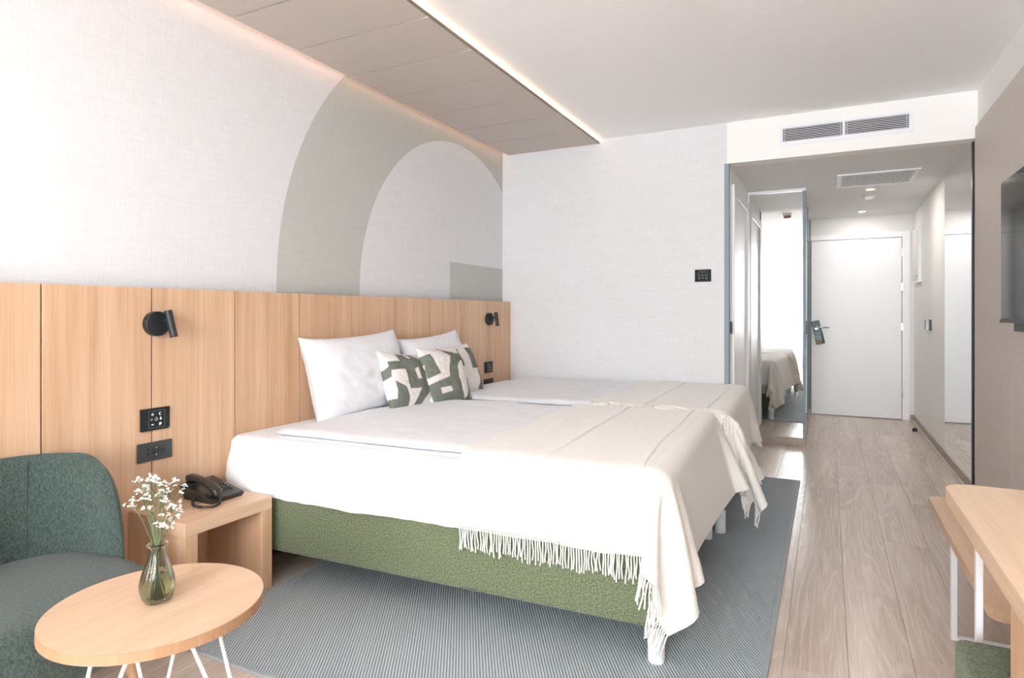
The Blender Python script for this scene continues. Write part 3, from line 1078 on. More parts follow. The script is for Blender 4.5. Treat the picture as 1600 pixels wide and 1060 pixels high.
# ---- throws: a small position-based cloth draped over the foot of the bed (bed coordinates)
def drape():
    nx, ny = 60, 94
    X0, X1 = 1.175, 2.285
    Y0, Y1 = -0.265, BW + 0.255
    xs_ = np.linspace(X0, X1, nx)
    ys_ = np.linspace(Y0, Y1, ny)
    P = np.zeros((nx, ny, 3))
    P[:, :, 0] = xs_[:, None]
    P[:, :, 1] = ys_[None, :]
    P[:, :, 2] = 0.6432
    ov = np.maximum(ys_ - (BW - 0.01), 0)[None, :] * np.clip((BL + 0.06 - xs_) / 0.05, 0, 1)[:, None]
    P[:, :, 1] -= ov
    P[:, :, 1] += np.where(ov > 0, 0.022, 0)
    P[:, :, 2] -= ov
    rng = np.random.RandomState(4)
    P[:, :, 2] += 0.002 * rng.rand(nx, ny)
    dx, dy = xs_[1] - xs_[0], ys_[1] - ys_[0]
    dg = math.hypot(dx, dy)
    lo = np.array([-0.1, -0.022, -0.6])
    hi = np.array([BL + 0.018, BW + 0.000, 0.642])
    c, h, r = (lo + hi) / 2, (hi - lo) / 2, 0.05
    lo2 = np.array([-0.1, -0.008, -0.6]); hi2 = np.array([BL + 0.012, BW, 0.36])
    rest0 = P.copy()
    pin = ((xs_ < BL - 0.06)[:, None] & ((ys_ > 0.04) & (ys_ < BW - 0.03))[None, :])[..., None]
    V = np.zeros_like(P)
    dt = 1 / 180
    def con(A, B, rest, w=1.0):
        d = B - A
        L = np.sqrt((d * d).sum(-1, keepdims=True)) + 1e-9
        k = 0.5 * w * (L - rest) / L * d
        A += k
        B -= k
    for step in range(420):
        prev = P.copy()
        V[:, :, 2] -= 9.8 * dt
        V *= 0.994 if step < 300 else 0.97
        P = P + V * dt
        for it in range(6):
            for s0 in (0, 1):
                con(P[s0:nx - 1:2, :], P[s0 + 1:nx:2, :][:len(range(s0, nx - 1, 2))], dx)
                con(P[:, s0:ny - 1:2], P[:, s0 + 1:ny:2][:, :len(range(s0, ny - 1, 2))], dy)
            for s0 in (0, 1):
                a = P[s0:nx - 1:2, :-1]; b = P[s0 + 1:nx:2, 1:][:a.shape[0]]
                con(a, b, dg, 0.25)
                a = P[s0:nx - 1:2, 1:]; b = P[s0 + 1:nx:2, :-1][:a.shape[0]]
                con(a, b, dg, 0.25)
            if it % 3 == 0:
                for s0 in range(4):
                    idx = np.arange(s0, nx - 2, 4)
                    a = P[idx]; b = P[idx + 2]
                    con(a, b, 2 * dx, 0.20)
                    P[idx] = a; P[idx + 2] = b
                    idx = np.arange(s0, ny - 2, 4)
                    a = P[:, idx]; b = P[:, idx + 2]
                    con(a, b, 2 * dy, 0.20)
                    P[:, idx] = a; P[:, idx + 2] = b
            # rounded box collision
            for (cc, hh, rr) in ((c, h, r),):
                q = P - cc
                w = np.abs(q) - (hh - rr)
                wp = np.maximum(w, 0)
                Lw = np.sqrt((wp * wp).sum(-1))
                inside = np.minimum(w.max(-1), 0)
                sd_ = Lw + inside - rr
                hit = sd_ < 0
                nrm = wp * np.sign(q)
                zero = Lw < 1e-6
                nrm[zero] = np.array([0, 0, 1.0])
                nl = np.sqrt((nrm * nrm).sum(-1, keepdims=True)) + 1e-9
                nrm = nrm / nl
                P = np.where(hit[..., None], P - nrm * sd_[..., None], P)
                mv = P - prev
                nt_ = (mv * nrm).sum(-1, keepdims=True) * nrm
                P = np.where(hit[..., None], prev + nt_ + 0.25 * (mv - nt_), P)
            slope = 0.075 + 0.285 * np.clip(P[:, :, 1] / BW, 0, 1) ** 2
            xm = BL + 0.018 + np.clip(0.585 - P[:, :, 2], 0, 1) * slope
            outer = (P[:, :, 0] > BL - 0.06) & (P[:, :, 2] < 0.585) & (P[:, :, 1] > 0.0)
            P[:, :, 0] = np.where(outer, np.maximum(P[:, :, 0], xm), P[:, :, 0])
            P = np.where(pin, rest0, P)
            P[:, :, 2] = np.maximum(P[:, :, 2], 0.012)
            lim = np.where(P[:, :, 0] < BL + 0.01, BW + 0.030, 9.0)
            P[:, :, 1] = np.minimum(P[:, :, 1], lim)
        V = (P - prev) / dt
        sp = np.sqrt((V * V).sum(-1, keepdims=True))
        V = V * np.minimum(1, 2.5 / (sp + 1e-9))
    return P, xs_, ys_
CLOTH, CXS, CYS = drape()

def build_throw(k, label, mirror):
    P = CLOTH.copy()
    nx, ny = P.shape[:2]
    # normals
    dU = np.gradient(P, axis=0)
    dV = np.gradient(P, axis=1)
    N = np.cross(dU, dV)
    N /= np.sqrt((N * N).sum(-1, keepdims=True)) + 1e-9
    # refine across the bed length so that the pressed folds are crisp
    f = 7
    U = np.linspace(0, nx - 1, (nx - 1) * f + 1)
    i0 = np.minimum(U.astype(int), nx - 2)
    t = (U - i0)[:, None, None]
    # Catmull-Rom interpolation
    im, i1, i2 = np.maximum(i0 - 1, 0), i0 + 1, np.minimum(i0 + 2, nx - 1)
    Q = 0.5 * ((2 * P[i0]) + (-P[im] + P[i1]) * t + (2 * P[im] - 5 * P[i0] + 4 * P[i1] - P[i2]) * t ** 2 + (-P[im] + 3 * P[i0] - 3 * P[i1] + P[i2]) * t ** 3)
    M = (1 - t) * N[i0] + t * N[i1]
    xr = np.interp(U, np.arange(nx), CXS)
    off = np.zeros(Q.shape[:2])
    for fx, ph_ in ((1.492, 0.3), (1.83, 1.7)):
        d = (fx + 0.010 * np.sin(3.1 * CYS + ph_) + 0.006 * np.sin(7 * CYS + ph_))[None, :] - xr[:, None]
        off += np.where((d >= 0) & (d < 0.12), 0.0055 * (1 - d / 0.12) ** 1.5, 0)
    Q = Q + M * (off[:, :, None] + 0.0015)
    if mirror:
        Q[:, :, 1] = BW - Q[:, :, 1]
    n1 = Q.shape[0]
    V = Q.reshape(-1, 3).tolist()
    F = []
    for i_ in range(n1 - 1):
        for j in range(ny - 1):
            a = i_ * ny + j
            q = (a, a + 1, a + ny + 1, a + ny)
            F.append(q if mirror else q[::-1])
    root = thing('throw_blanket', label, 'blanket', bed_frame(k), ROT, 'cream throws on the bed ends')
    o = raw('cloth', V, F, THROW, root, True, world=False)
    md = o.modifiers.new('thickness', 'SOLIDIFY')
    md.thickness = 0.003
    md.offset = 1.0
    # fringe on both short ends
    rr = random.Random(20 + k)
    for end in (0, ny - 1):
        G = []
        s_total = n1 - 1
        cnt = 118
        for q in range(cnt):
            s = (q + 0.5) / cnt * s_total + rr.uniform(-0.6, 0.6)
            s = min(max(s, 0), s_total - 1e-3)
            a = int(s)
            tt = s - a
            p = Q[a, end] * (1 - tt) + Q[a + 1, end] * tt
            inner = Q[a, 3] if end == 0 else Q[a, ny - 4]
            d = p - inner
            d = d / (np.linalg.norm(d) + 1e-9)
            p = Vector(p)
            d = (Vector(d) * 0.45 + Vector((0, 0, -0.55))).normalized()
            L = rr.uniform(0.075, 0.098)
            sw = Vector((rr.uniform(-0.45, 0.45), rr.uniform(-0.08, 0.05), 0))
            pts = [p - d * 0.004]
            cur = p.copy()
            for z in range(5):
                dd = (d + sw * (0.4 + 0.25 * z) * math.sin(z * 1.3 + q) * 0.8 + Vector((0, 0, -0.25 * z))).normalized()
                cur = cur + dd * L / 5
                if 0 < cur.y < BW and cur.x < BL + 0.004 and cur.z < ZB1:
                    cur.y = -0.004 if cur.y < BW / 2 else BW + 0.004
                cur.z = max(cur.z, 0.006)
                pts.append(cur.copy())
            G.append(tube_geo(pts, [0.0020, 0.0025, 0.0025, 0.0026, 0.0026, 0.0030], 5))
        V2, F2 = join_geo(G)
        raw('fringe', V2, F2, FRINGE_M, root, True, 'stuff', world=False)
build_throw(0, 'cream fringed throw across the foot of the bed nearest the bedside table', False)
build_throw(1, 'cream fringed throw across the foot of the bed by the end wall', True)

# ------------------------------------------------------------------ pillows and cushions
def pillow_geo(w_, h_, t_, n=40, pinch=0.06, seedv=0.0, wr=0.01, pw=0.42, ears=0.0):
    V = []
    for side in (1, -1):
        for j in range(n + 1):
            for i_ in range(n + 1):
                u, v_ = 2 * i_ / n - 1, 2 * j / n - 1
                px = u * (1 - pinch * (1 - v_ * v_) * abs(u) ** 3)
                py = v_ * (1 - pinch * (1 - u * u) * abs(v_) ** 3)
                k = (max(0.0, (1 - u ** 4) * (1 - v_ ** 4))) ** pw
                k *= (1 - 0.25 * (u * u + v_ * v_) / 2)
                wrk = wr * fbm((u * 1.6 + seedv, v_ * 1.6, side * 2.0)) + 0.35 * wr * fbm((u * 5 + seedv, v_ * 5, side * 3.0))
                V.append((px * w_ / 2, side * (t_ / 2 * k + wrk * min(1, k * 1.5)), py * h_ / 2 + ears * abs(u) ** 6 * max(0, v_) ** 4))
    N = (n + 1) ** 2
    F = []
    for j in range(n):
        for i_ in range(n):
            a = j * (n + 1) + i_
            q = (a, a + 1, a + n + 2, a + n + 1)
            F.append(q)
            F.append(tuple(N + t for t in q[::-1]))
    rim = [i_ for i_ in range(n + 1)] + [j * (n + 1) + n for j in range(1, n + 1)] + [n * (n + 1) + i_ for i_ in range(n - 1, -1, -1)] + [j * (n + 1) for j in range(n - 1, 0, -1)]
    for a, b in zip(rim, rim[1:] + rim[:1]):
        F.append((b, a, N + a, N + b))
    return V, F

def place(o, bottom, top, right):
    """local z from bottom to top, local x along right, local -y faces the room"""
    bottom, top, right = Vector(bottom), Vector(top), Vector(right)
    z = (top - bottom).normalized()
    x = (right - z * right.dot(z)).normalized()
    y = z.cross(x)
    M = Matrix((x, y, z)).transposed().to_4x4()
    M.translation = (bottom + top) / 2
    o.matrix_world = M

def white_pillow(label, bottom, top, w_, h_, right, seedv):
    V, F = pillow_geo(w_, h_, 0.18, 44, 0.07, seedv, 0.010, 0.5, 0.012)
    o = raw('pillow', V, F, LINEN_WHITE, None, True)
    place(o, bottom, top, right)
    tag(o, label, 'pillow', 'white pillows against the headboard')
    return o
white_pillow('large white pillow leaning on the headboard nearest the bedside table', (-2.265, 2.735, 0.632), (-2.37, 2.72, 1.03), 0.78, 0.45, (0.04, 1, -0.11), 1.0)
white_pillow('large white pillow leaning on the headboard behind the printed cushions', (-2.265, 3.50, 0.632), (-2.37, 3.48, 0.985), 0.70, 0.45, (0.02, 1, 0.04), 8.0)

PRINT = {
 1: ([[(0.268, 0.949), (0.589, 0.934), (0.747, 0.851), (0.892, 0.829), (1.007, 0.78), (1.032, 0.508), (1.04, 0.337), (1.005, 0.014), (0.386, 0.003), (0.466, 0.13), (0.601, 0.322), (0.359, 0.317), (0.36, 0.654), (0.088, 0.646), (0.074, 0.541), (-0.066, 0.479), (-0.087, 0.618), (0.067, 0.713), (0.073, 0.799), (0.294, 0.8)], [(0.102, 0.466), (0.276, 0.351), (0.33, 0.198), (0.298, -0.02), (0.018, -0.02), (-0.041, 0.09), (-0.039, 0.188), (0.087, 0.169), (0.107, 0.313)]],
     [[(0.572, 0.654), (0.656, 0.697), (0.678, 0.488), (0.579, 0.482)], [(0.814, 0.707), (0.933, 0.643), (1.005, 0.489), (0.836, 0.475)], [(0.575, 0.043), (0.657, 0.151), (0.822, 0.273), (0.952, 0.31), (1.012, 0.268), (0.939, 0.134), (0.814, 0.064), (0.688, 0.037)], [(0.416, 0.936), (0.505, 0.918), (0.564, 0.874), (0.525, 0.849)]]),
 2: ([[(-0.027, 0.834), (0.174, 0.885), (0.242, 0.512), (0.011, 0.458), (0.005, 0.597), (0.02, 0.694), (-0.011, 0.695)], [(0.459, 0.96), (0.58, 0.951), (0.756, 0.887), (0.996, 0.992), (1.074, 0.92), (1.009, -0.02), (0.38, -0.05), (0.435, 0.023), (0.082, 0.004), (0.025, 0.053), (-0.02, 0.347), (0.426, 0.448), (0.476, 0.614), (0.606, 0.816)]],
     [[(0.871, 0.746), (0.976, 0.749), (0.999, 0.63), (0.969, 0.428), (0.9, 0.434), (0.849, 0.268), (0.844, 0.176), (0.784, 0.076), (0.719, 0.046), (0.661, 0.197), (0.657, 0.438), (0.693, 0.617), (0.768, 0.704)], [(0.167, 0.269), (0.407, 0.282), (0.438, 0.199), (0.177, 0.162)], [(0.982, 0.27), (1.023, 0.25), (1.007, 0.157), (0.872, 0.049)], [(0.659, 0.942), (0.869, 0.947), (0.945, 0.891), (0.752, 0.88)]]),
 3: ([[(0.692, 0.916), (1.011, 0.89), (1.115, 0.818), (1.069, 0.712), (1.093, 0.475), (0.667, 0.479), (0.674, 0.817)], [(0.858, 0.437), (1.024, 0.435), (1.081, 0.366), (1.024, 0.044), (0.704, 0.067), (0.805, 0.21)], [(-0.02, 0.955), (0.219, 0.878), (0.415, 0.801), (0.424, 0.557), (0.118, 0.346), (-0.02, 0.567)]], []),
}
def poly_mask(poly, x, y):
    m = np.zeros(x.shape, bool)
    n = len(poly)
    for i_ in range(n):
        x0, y0 = poly[i_]
        x1, y1 = poly[(i_ + 1) % n]
        c = ((y0 > y) != (y1 > y)) & (x < (x1 - x0) * (y - y0) / ((y1 - y0) or 1e-9) + x0)
        m ^= c
    return m

def cushion(idx, label, bottom, top, w_, h_, right, seedv):
    n = 110
    V, F = pillow_geo(w_, h_, 0.13, n, 0.05, seedv, 0.007, 0.5, 0.010)
    o = raw('cushion', V, F, CUSHION, None, True)
    place(o, bottom, top, right)
    tag(o, label, 'cushion', 'printed cushions on the beds')
    N = (n + 1) ** 2
    ss = 3
    acc = np.zeros(N)
    gi = np.arange(N) % (n + 1)
    gj = np.arange(N) // (n + 1)
    for a in range(ss):
        for b in range(ss):
            u = (gi + (a - 1) / ss) / n
            v_ = (gj + (b - 1) / ss) / n
            # the print area is spread a little beyond the seams
            dark, light = PRINT[idx]
            m = np.zeros(N, bool)
            for p in dark:
                m |= poly_mask(p, u, v_)
            for p in light:
                m &= ~poly_mask(p, u, v_)
            acc += m
    acc /= ss * ss
    at = o.data.attributes.new('print', 'FLOAT', 'POINT')
    full = np.concatenate([acc, acc])          # local -y side carries index N..2N
    at.data.foreach_set('value', full.astype(np.float32))
    return o
cushion(1, 'green and off-white printed cushion leaning on the nearest white pillow', (-2.115, 2.95, 0.622), (-2.245, 2.99, 0.92), 0.38, 0.35, (0.06, 1, -0.04), 2.0)
cushion(2, 'green and off-white printed cushion in front, with a large C-shaped motif', (-2.045, 3.25, 0.625), (-2.17, 3.28, 0.93), 0.38, 0.36, (0.14, 1, -0.04), 5.0)
cushion(3, 'green and off-white printed cushion half hidden behind the front one', (-2.13, 3.59, 0.625), (-2.255, 3.585, 0.94), 0.38, 0.36, (0.03, 1, 0.0), 9.0)

# ------------------------------------------------------------------ nightstand
nsd = thing('nightstand', 'open light oak bedside table box between armchair and bed', 'nightstand', (-2.28, 1.724, 0))
NX0, NX1, NY0, NY1, NZ = HX + 0.001, -2.11, 1.520, 1.924, 0.389
th5 = 0.052
box('top', (NX0, NY0, NZ - th5), (NX1, NY1, NZ), OAK_Y, nsd, 0.0012, 1)
box('side_panel', (NX0, NY0, 0), (NX1, NY0 + th5, NZ - th5 - 0.0006), OAK_V, nsd, 0.0012, 1)
box('side_panel', (NX0, NY1 - th5, 0), (NX1, NY1, NZ - th5 - 0.0006), OAK_V, nsd, 0.0012, 1)
box('cable_duct', (NX0, NY0 + th5, 0.10), (NX0 + 0.02, NY0 + th5 + 0.012, 0.33), BLACK, nsd)

# ------------------------------------------------------------------ telephone
ph = thing('telephone', 'black corded desk telephone on the bedside table', 'telephone', (-2.32, 1.795, NZ))
PX0, PX1, PY0, PY1 = -2.415, -2.222, 1.716, 1.876
z0 = NZ + 0.0005
V = [(PX0 + 0.02, PY0 + 0.006, z0), (PX1 - 0.006, PY0 + 0.006, z0), (PX1 - 0.006, PY1 - 0.006, z0), (PX0 + 0.02, PY1 - 0.006, z0),
     (PX0, PY0, z0 + 0.055), (PX1, PY0, z0 + 0.014), (PX1, PY1, z0 + 0.014), (PX0, PY1, z0 + 0.055),
     (PX0 + 0.004, PY0 + 0.004, z0 + 0.064), (PX1 - 0.004, PY0 + 0.004, z0 + 0.020), (PX1 - 0.004, PY1 - 0.004, z0 + 0.020), (PX0 + 0.004, PY1 - 0.004, z0 + 0.064)]
F = [(3, 2, 1, 0), (0, 1, 5, 4), (1, 2, 6, 5), (2, 3, 7, 6), (3, 0, 4, 7), (4, 5, 9, 8), (5, 6, 10, 9), (6, 7, 11, 10), (7, 4, 8, 11), (8, 9, 10, 11)]
raw('base', V, F, PHONE_PL, ph)
def ptop(x):
    t = (x - (PX0 + 0.004)) / (PX1 - PX0 - 0.008)
    return z0 + 0.064 + (0.020 - 0.064) * t
sl = math.atan2(-0.044, PX1 - PX0 - 0.008)
# handset cradle: two raised pads
for xx in (PX0 + 0.032, PX1 - 0.036):
    cr = box('cradle', (-0.016, -0.022, -0.002), (0.016, 0.022, 0.012), PHONE_PL, ph, 0.003, 2, world=False)
    cr.location = (xx - ph.location.x, PY0 + 0.034 - ph.location.y, ptop(xx) - ph.location.z)
    cr.rotation_euler = (0, -sl, 0)
# handset
def handset():
    n = 26
    V, F = [], []
    seg = 14
    for i_ in range(n):
        t = i_ / (n - 1)
        x = PX0 + 0.004 + (PX1 - PX0 + 0.004) * t
        zc = ptop(PX0 + 0.004 + (PX1 - PX0 - 0.008) * t) + 0.024 + 0.013 * math.sin(math.pi * t)
        wd = 0.024 - 0.006 * math.sin(math.pi * t)
        endk = 1 - abs(2 * t - 1) ** 10 * 0.55
        hd = 0.011 + 0.010 * (abs(2 * t - 1) ** 3)
        drop = -0.007 * abs(2 * t - 1) ** 3
        for k in range(seg):
            a = 2 * math.pi * k / seg
            ca, sa = math.cos(a), math.sin(a)
            ex = lambda q: math.copysign(abs(q) ** 0.6, q)
            V.append((x, PY0 + 0.034 + ex(ca) * wd * endk, zc + drop + ex(sa) * hd * endk))
    for i_ in range(n - 1):
        for k in range(seg):
            k2 = (k + 1) % seg
            F.append((i_ * seg + k, i_ * seg + k2, (i_ + 1) * seg + k2, (i_ + 1) * seg + k))
    F.append(tuple(range(seg))[::-1])
    F.append(tuple((n - 1) * seg + k for k in range(seg)))
    o = raw('handset', V, F, PHONE_PL, ph, True)
    autosmooth(o, 60)
handset()
kme = None
for r in range(4):
    for c in range(3):
        x = PX1 - 0.052 - r * 0.0175
        y = PY0 + 0.092 + c * 0.021
        if kme is None:
            o = box('key', (-0.0058, -0.0075, -0.001), (0.0058, 0.0075, 0.0045), KEY_PL, ph, 0.0015, 2, world=False)
            kme = o.data
        else:
            o = bpy.data.objects.new('key', kme)
            o.parent = ph
            COL.objects.link(o)
        o.location = (x - ph.location.x, y - ph.location.y, ptop(x) - ph.location.z)
        o.rotation_euler = (0, -sl, 0)
box('brand_strip', (-2.400, PY0 + 0.085, 0), (-2.394, PY0 + 0.135, 0.001), ICON_DIM, ph, world=False).location = (0, 0, 0)
bs_ = [c for c in ph.children if c.name.startswith('brand_strip')][0]
for vv in bs_.data.vertices:
    vv.co = Vector((vv.co.x - ph.location.x, vv.co.y - ph.location.y, vv.co.z + ptop(-2.397) - ph.location.z))
# coiled cord from handset front to the side of the base
def cord():
    ctrl = [(-2.232, 1.752, NZ + 0.030), (-2.205, 1.745, NZ + 0.016), (-2.188, 1.722, NZ + 0.008), (-2.185, 1.690, NZ + 0.0075), (-2.215, 1.667, NZ + 0.0075), (-2.262, 1.668, NZ + 0.0075), (-2.30, 1.690, NZ + 0.012), (-2.318, 1.714, NZ + 0.02)]
    P = [Vector(p) for p in ctrl]
    path = []
    for i_ in range(len(P) - 1):
        p0, p1, p2, p3 = P[max(i_ - 1, 0)], P[i_], P[i_ + 1], P[min(i_ + 2, len(P) - 1)]
        for q in range(40):
            t = q / 40
            path.append(0.5 * ((2 * p1) + (-p0 + p2) * t + (2 * p0 - 5 * p1 + 4 * p2 - p3) * t * t + (-p0 + 3 * p1 - 3 * p2 + p3) * t ** 3))
    pts = []
    m = len(path)
    turns = 44
    for i_ in range(m - 1):
        for h_ in (0, 0.5):
            p = path[i_].lerp(path[i_ + 1], h_)
            d = (path[i_ + 1] - path[i_]).normalized()
            a = d.cross(Vector((0, 0, 1))).normalized()
            b = a.cross(d)
            ang = 2 * math.pi * turns * (i_ + h_) / m
            q = p + (a * math.cos(ang) + b * math.sin(ang)) * 0.0042
            q.z = max(q.z, NZ + 0.0022)
            pts.append(q)
    tube('coiled_cord', pts, 0.0016, PHONE_PL, ph, 6)
cord()

# ------------------------------------------------------------------ armchair
CH = Vector((-2.085, 0.975, 0))
ch = thing('armchair', 'dark green upholstered tub armchair with curved back against the headboard', 'armchair', CH, 0.0)
def superell(a, p):
    c, s = math.cos(a), math.sin(a)
    return math.copysign(abs(c) ** (2 / p), c), math.copysign(abs(s) ** (2 / p), s)
def seat_mesh():
    V, F = [], []
    seg = 64
    prof = [(0.80, 0.185), (0.96, 0.187), (1.0, 0.205), (1.015, 0.27), (1.02, 0.33), (1.015, 0.375), (0.985, 0.40), (0.93, 0.415), (0.80, 0.425), (0.6, 0.431), (0.35, 0.434), (0.1, 0.435)]
    for (k, z) in prof:
        for q in range(seg):
            a = 2 * math.pi * q / seg
            cx, sy = superell(a, 2.9)
            V.append((0.305 * cx * k + 0.015, 0.305 * sy * k, z - 0.052 * (z > 0.3)))
    for i_ in range(len(prof) - 1):
        for q in range(seg):
            q2 = (q + 1) % seg
            F.append((i_ * seg + q, i_ * seg + q2, (i_ + 1) * seg + q2, (i_ + 1) * seg + q))
    F.append(tuple(range(seg))[::-1])
    F.append(tuple((len(prof) - 1) * seg + q for q in range(seg)))
    return V, F
V, F = seat_mesh()
st = autosmooth(raw('seat', V, F, CHAIR_GREEN, ch, world=False), 50)
def backrest():
    V, F = [], []
    na, nz, = 72, 22
    A0 = math.radians(92)
    for side in (0, 1):                       # outer, inner
        for i_ in range(na + 1):
            t = -1 + 2 * i_ / na
            a = math.pi + t * A0
            ends = 1 - max(0.0, (abs(t) - 0.62) / 0.38) ** 2.4
            ztop = 0.30 + (0.69 - 0.30) * (1 - 0.05 * abs(t) ** 3) * max(0.02, ends) ** 0.45
            for j in range(nz + 1):
                s = j / nz
                z = 0.24 + (ztop - 0.24) * s
                lean = 0.03 * max(0.0, (z - 0.40)) / 0.35
                th_ = 0.058 * math.sqrt(max(0.0, 1 - (2 * s - 1) ** 8)) * math.sqrt(max(0.02, 1 - abs(t) ** 14))
                R = 0.297 + lean + (th_ / 2 if side == 0 else -th_ / 2)
                cx, sy = superell(a, 2.5)
                V.append((cx * R - 0.01, sy * R, z))
    n1 = (na + 1) * (nz + 1)
    for i_ in range(na):
        for j in range(nz):
            p = i_ * (nz + 1) + j
            q = (p, p + nz + 1, p + nz + 2, p + 1)
            F.append(q[::-1])
            F.append(tuple(n1 + k for k in q))
    rim = [j for j in range(nz + 1)] + [i_ * (nz + 1) + nz for i_ in range(1, na + 1)] + [na * (nz + 1) + j for j in range(nz - 1, -1, -1)] + [i_ * (nz + 1) for i_ in range(na - 1, 0, -1)]
    for p, q in zip(rim, rim[1:] + rim[:1]):
        F.append((p, q, n1 + q, n1 + p))
    return V, F
V, F = backrest()
bk = autosmooth(raw('backrest', V, F, CHAIR_GREEN, ch, world=False), 60)
# stitched seams on the inside of the back
for t in (-0.30, 0.30):
    a = math.pi + t * math.radians(92)
    pts = []
    for z in np.linspace(0.38, 0.672, 14):
        lean = 0.03 * max(0.0, z - 0.40) / 0.35
        R = 0.297 + lean - 0.029 + 0.0006
        cx, sy = superell(a, 2.5)
        pts.append((cx * R - 0.01, sy * R, z))
    tube('seam', pts, 0.0016, mat('seam_thread', (44, 60, 57), 0.9), bk, 6, world=False)
LEGW = wood('chair_leg_oak', 2, (206, 168, 132), (186, 146, 110), (166, 126, 92), 0.45)
for sx in (-1, 1):
    for sy in (-1, 1):
        lv, lf = tube_geo([(sx * 0.19, sy * 0.18, 0.19), (sx * 0.235, sy * 0.215, 0.0)], [0.021, 0.012], 18)
        autosmooth(raw('leg', lv, lf, LEGW, ch, world=False))

# ------------------------------------------------------------------ round coffee table
CT = Vector((-1.52, 1.02, 0))
ct = thing('coffee_table', 'small round oak coffee table on white wire legs', 'table', CT)
ZT = 0.43
tt_ = 0.026
top = lathe('table_top', [(0.2, ZT - tt_), (0.2485, ZT - tt_), (0.2485, ZT), (0.2, ZT)], CT, OAK_TABLE, ct, 96)
SHADED_EDGE_OAK = wood('oak_edge_shaded', 2, (186, 150, 118), (172, 134, 102), (154, 116, 86), 0.45)  # darker than the top: shade on the table's side put into the colour
band = lathe('edge_band', [(0.2487, ZT - tt_ + 0.0003), (0.2501, ZT - tt_ + 0.001), (0.2501, ZT - 0.0012), (0.2487, ZT - 0.0003)], CT, SHADED_EDGE_OAK, ct, 96, close=False)
autosmooth(band, 30)
autosmooth(top, 30)
for q in range(3):
    a = math.radians(28 + 120 * q)
    d = Vector((math.cos(a), math.sin(a), 0))
    n_ = Vector((-d.y, d.x, 0))
    lg = []
    foot = CT + d * 0.225 + Vector((0, 0, 0.005))
    pts = [CT + d * 0.10 + n_ * 0.075 + Vector((0, 0, ZT - tt_)), foot + n_ * 0.012 + Vector((0, 0, 0.012)), foot + n_ * 0.005, foot - n_ * 0.005, foot - n_ * 0.012 + Vector((0, 0, 0.012)), CT + d * 0.10 - n_ * 0.075 + Vector((0, 0, ZT - tt_))]
    tube('hairpin_leg', pts, 0.005, WHITE_METAL, ct, 10)
lathe('mounting_plate', [(0.12, ZT - tt_ - 0.005), (0.12, ZT - tt_)], CT, WHITE_METAL, ct, 32)

# ------------------------------------------------------------------ vase with water and sprigs
VC = Vector((-1.523, 1.020, ZT + 0.0005))
def glass_mat(name, col, rough=0.0, ior=1.45):
    m = mat(name, col, rough)
    b = m.node_tree.nodes['Principled BSDF']
    b.inputs['Transmission Weight'].default_value = 1.0
    b.inputs['IOR'].default_value = ior
    return m
VGLASS = glass_mat('olive_tinted_glass', (206, 214, 200), 0.0, 1.4)
WATER = glass_mat('water', (238, 236, 214), 0.0, 1.33)
prof_o = [(0.018, 0.0), (0.0235, 0.002), (0.030, 0.014), (0.0335, 0.030), (0.0335, 0.044), (0.030, 0.062), (0.0245, 0.080), (0.0185, 0.098), (0.0148, 0.112), (0.0143, 0.120), (0.0175, 0.1235), (0.0205, 0.1255), (0.0205, 0.1285), (0.0180, 0.1295)]
prof_i = [(0.0155, 0.129), (0.0122, 0.120), (0.0126, 0.112), (0.0163, 0.098), (0.0222, 0.080), (0.0277, 0.062), (0.0311, 0.044), (0.0311, 0.030), (0.0276, 0.0155), (0.020, 0.006), (0.004, 0.005)]
vase = lathe('vase', prof_o + prof_i, (0, 0, 0), VGLASS, None, 96, ribs=18, rib_amp=0.022)
vase.location = VC
vase.scale = (1.2, 1.2, 1.14)
tag(vase, 'small ribbed olive glass bud vase on the coffee table', 'vase')
wat = lathe('water', [(0.004, 0.0056), (0.0196, 0.0066), (0.0271, 0.0158), (0.0306, 0.030), (0.0306, 0.044), (0.0290, 0.0545), (0.004, 0.0545)], (0, 0, 0), WATER, None, 48)
wat.location = VC
wat.scale = (1.2, 1.2, 1.14)
tag(wat, 'clear water in the lower half of the glass bud vase', 'water')
STEM = mat('green_stem', (104, 116, 84), 0.7)
PETAL = mat('white_petal', (246, 246, 242), 0.8)
pet = None
def blossom_proto():
    bm = bmesh.new()
    for k in range(5):
        a = 2 * math.pi * k / 5
        r = bmesh.ops.create_icosphere(bm, subdivisions=1, radius=1.0)
        M = Matrix.Rotation(a, 4, 'Z') @ Matrix.Translation((0.0021, 0, 0.0006)) @ Matrix.Rotation(-0.35, 4, 'Y') @ Matrix.Diagonal((0.0022, 0.0016, 0.0006, 1))
        bmesh.ops.transform(bm, matrix=M, verts=r['verts'])
    V = [v.co.copy() for v in bm.verts]
    F = [tuple(v.index for v in f.verts) for f in bm.faces]
    bm.verts.index_update()
    F = [tuple(v.index for v in f.verts) for f in bm.faces]
    bm.free()
    return V, F
BV, BF = blossom_proto()
rf = random.Random(11)
rightv = Vector((0.893, 0.45, 0))
SPR = [(a * 1.12, b * 1.24) for a, b in [(-0.060, 0.205), (-0.047, 0.225), (-0.035, 0.245), (-0.020, 0.250), (-0.005, 0.252), (0.012, 0.246), (0.028, 0.248), (0.042, 0.230), (0.050, 0.205), (-0.028, 0.215),
       (0.000, 0.218), (0.022, 0.215), (0.038, 0.178), (0.030, 0.160), (-0.010, 0.195), (0.048, 0.185)]]
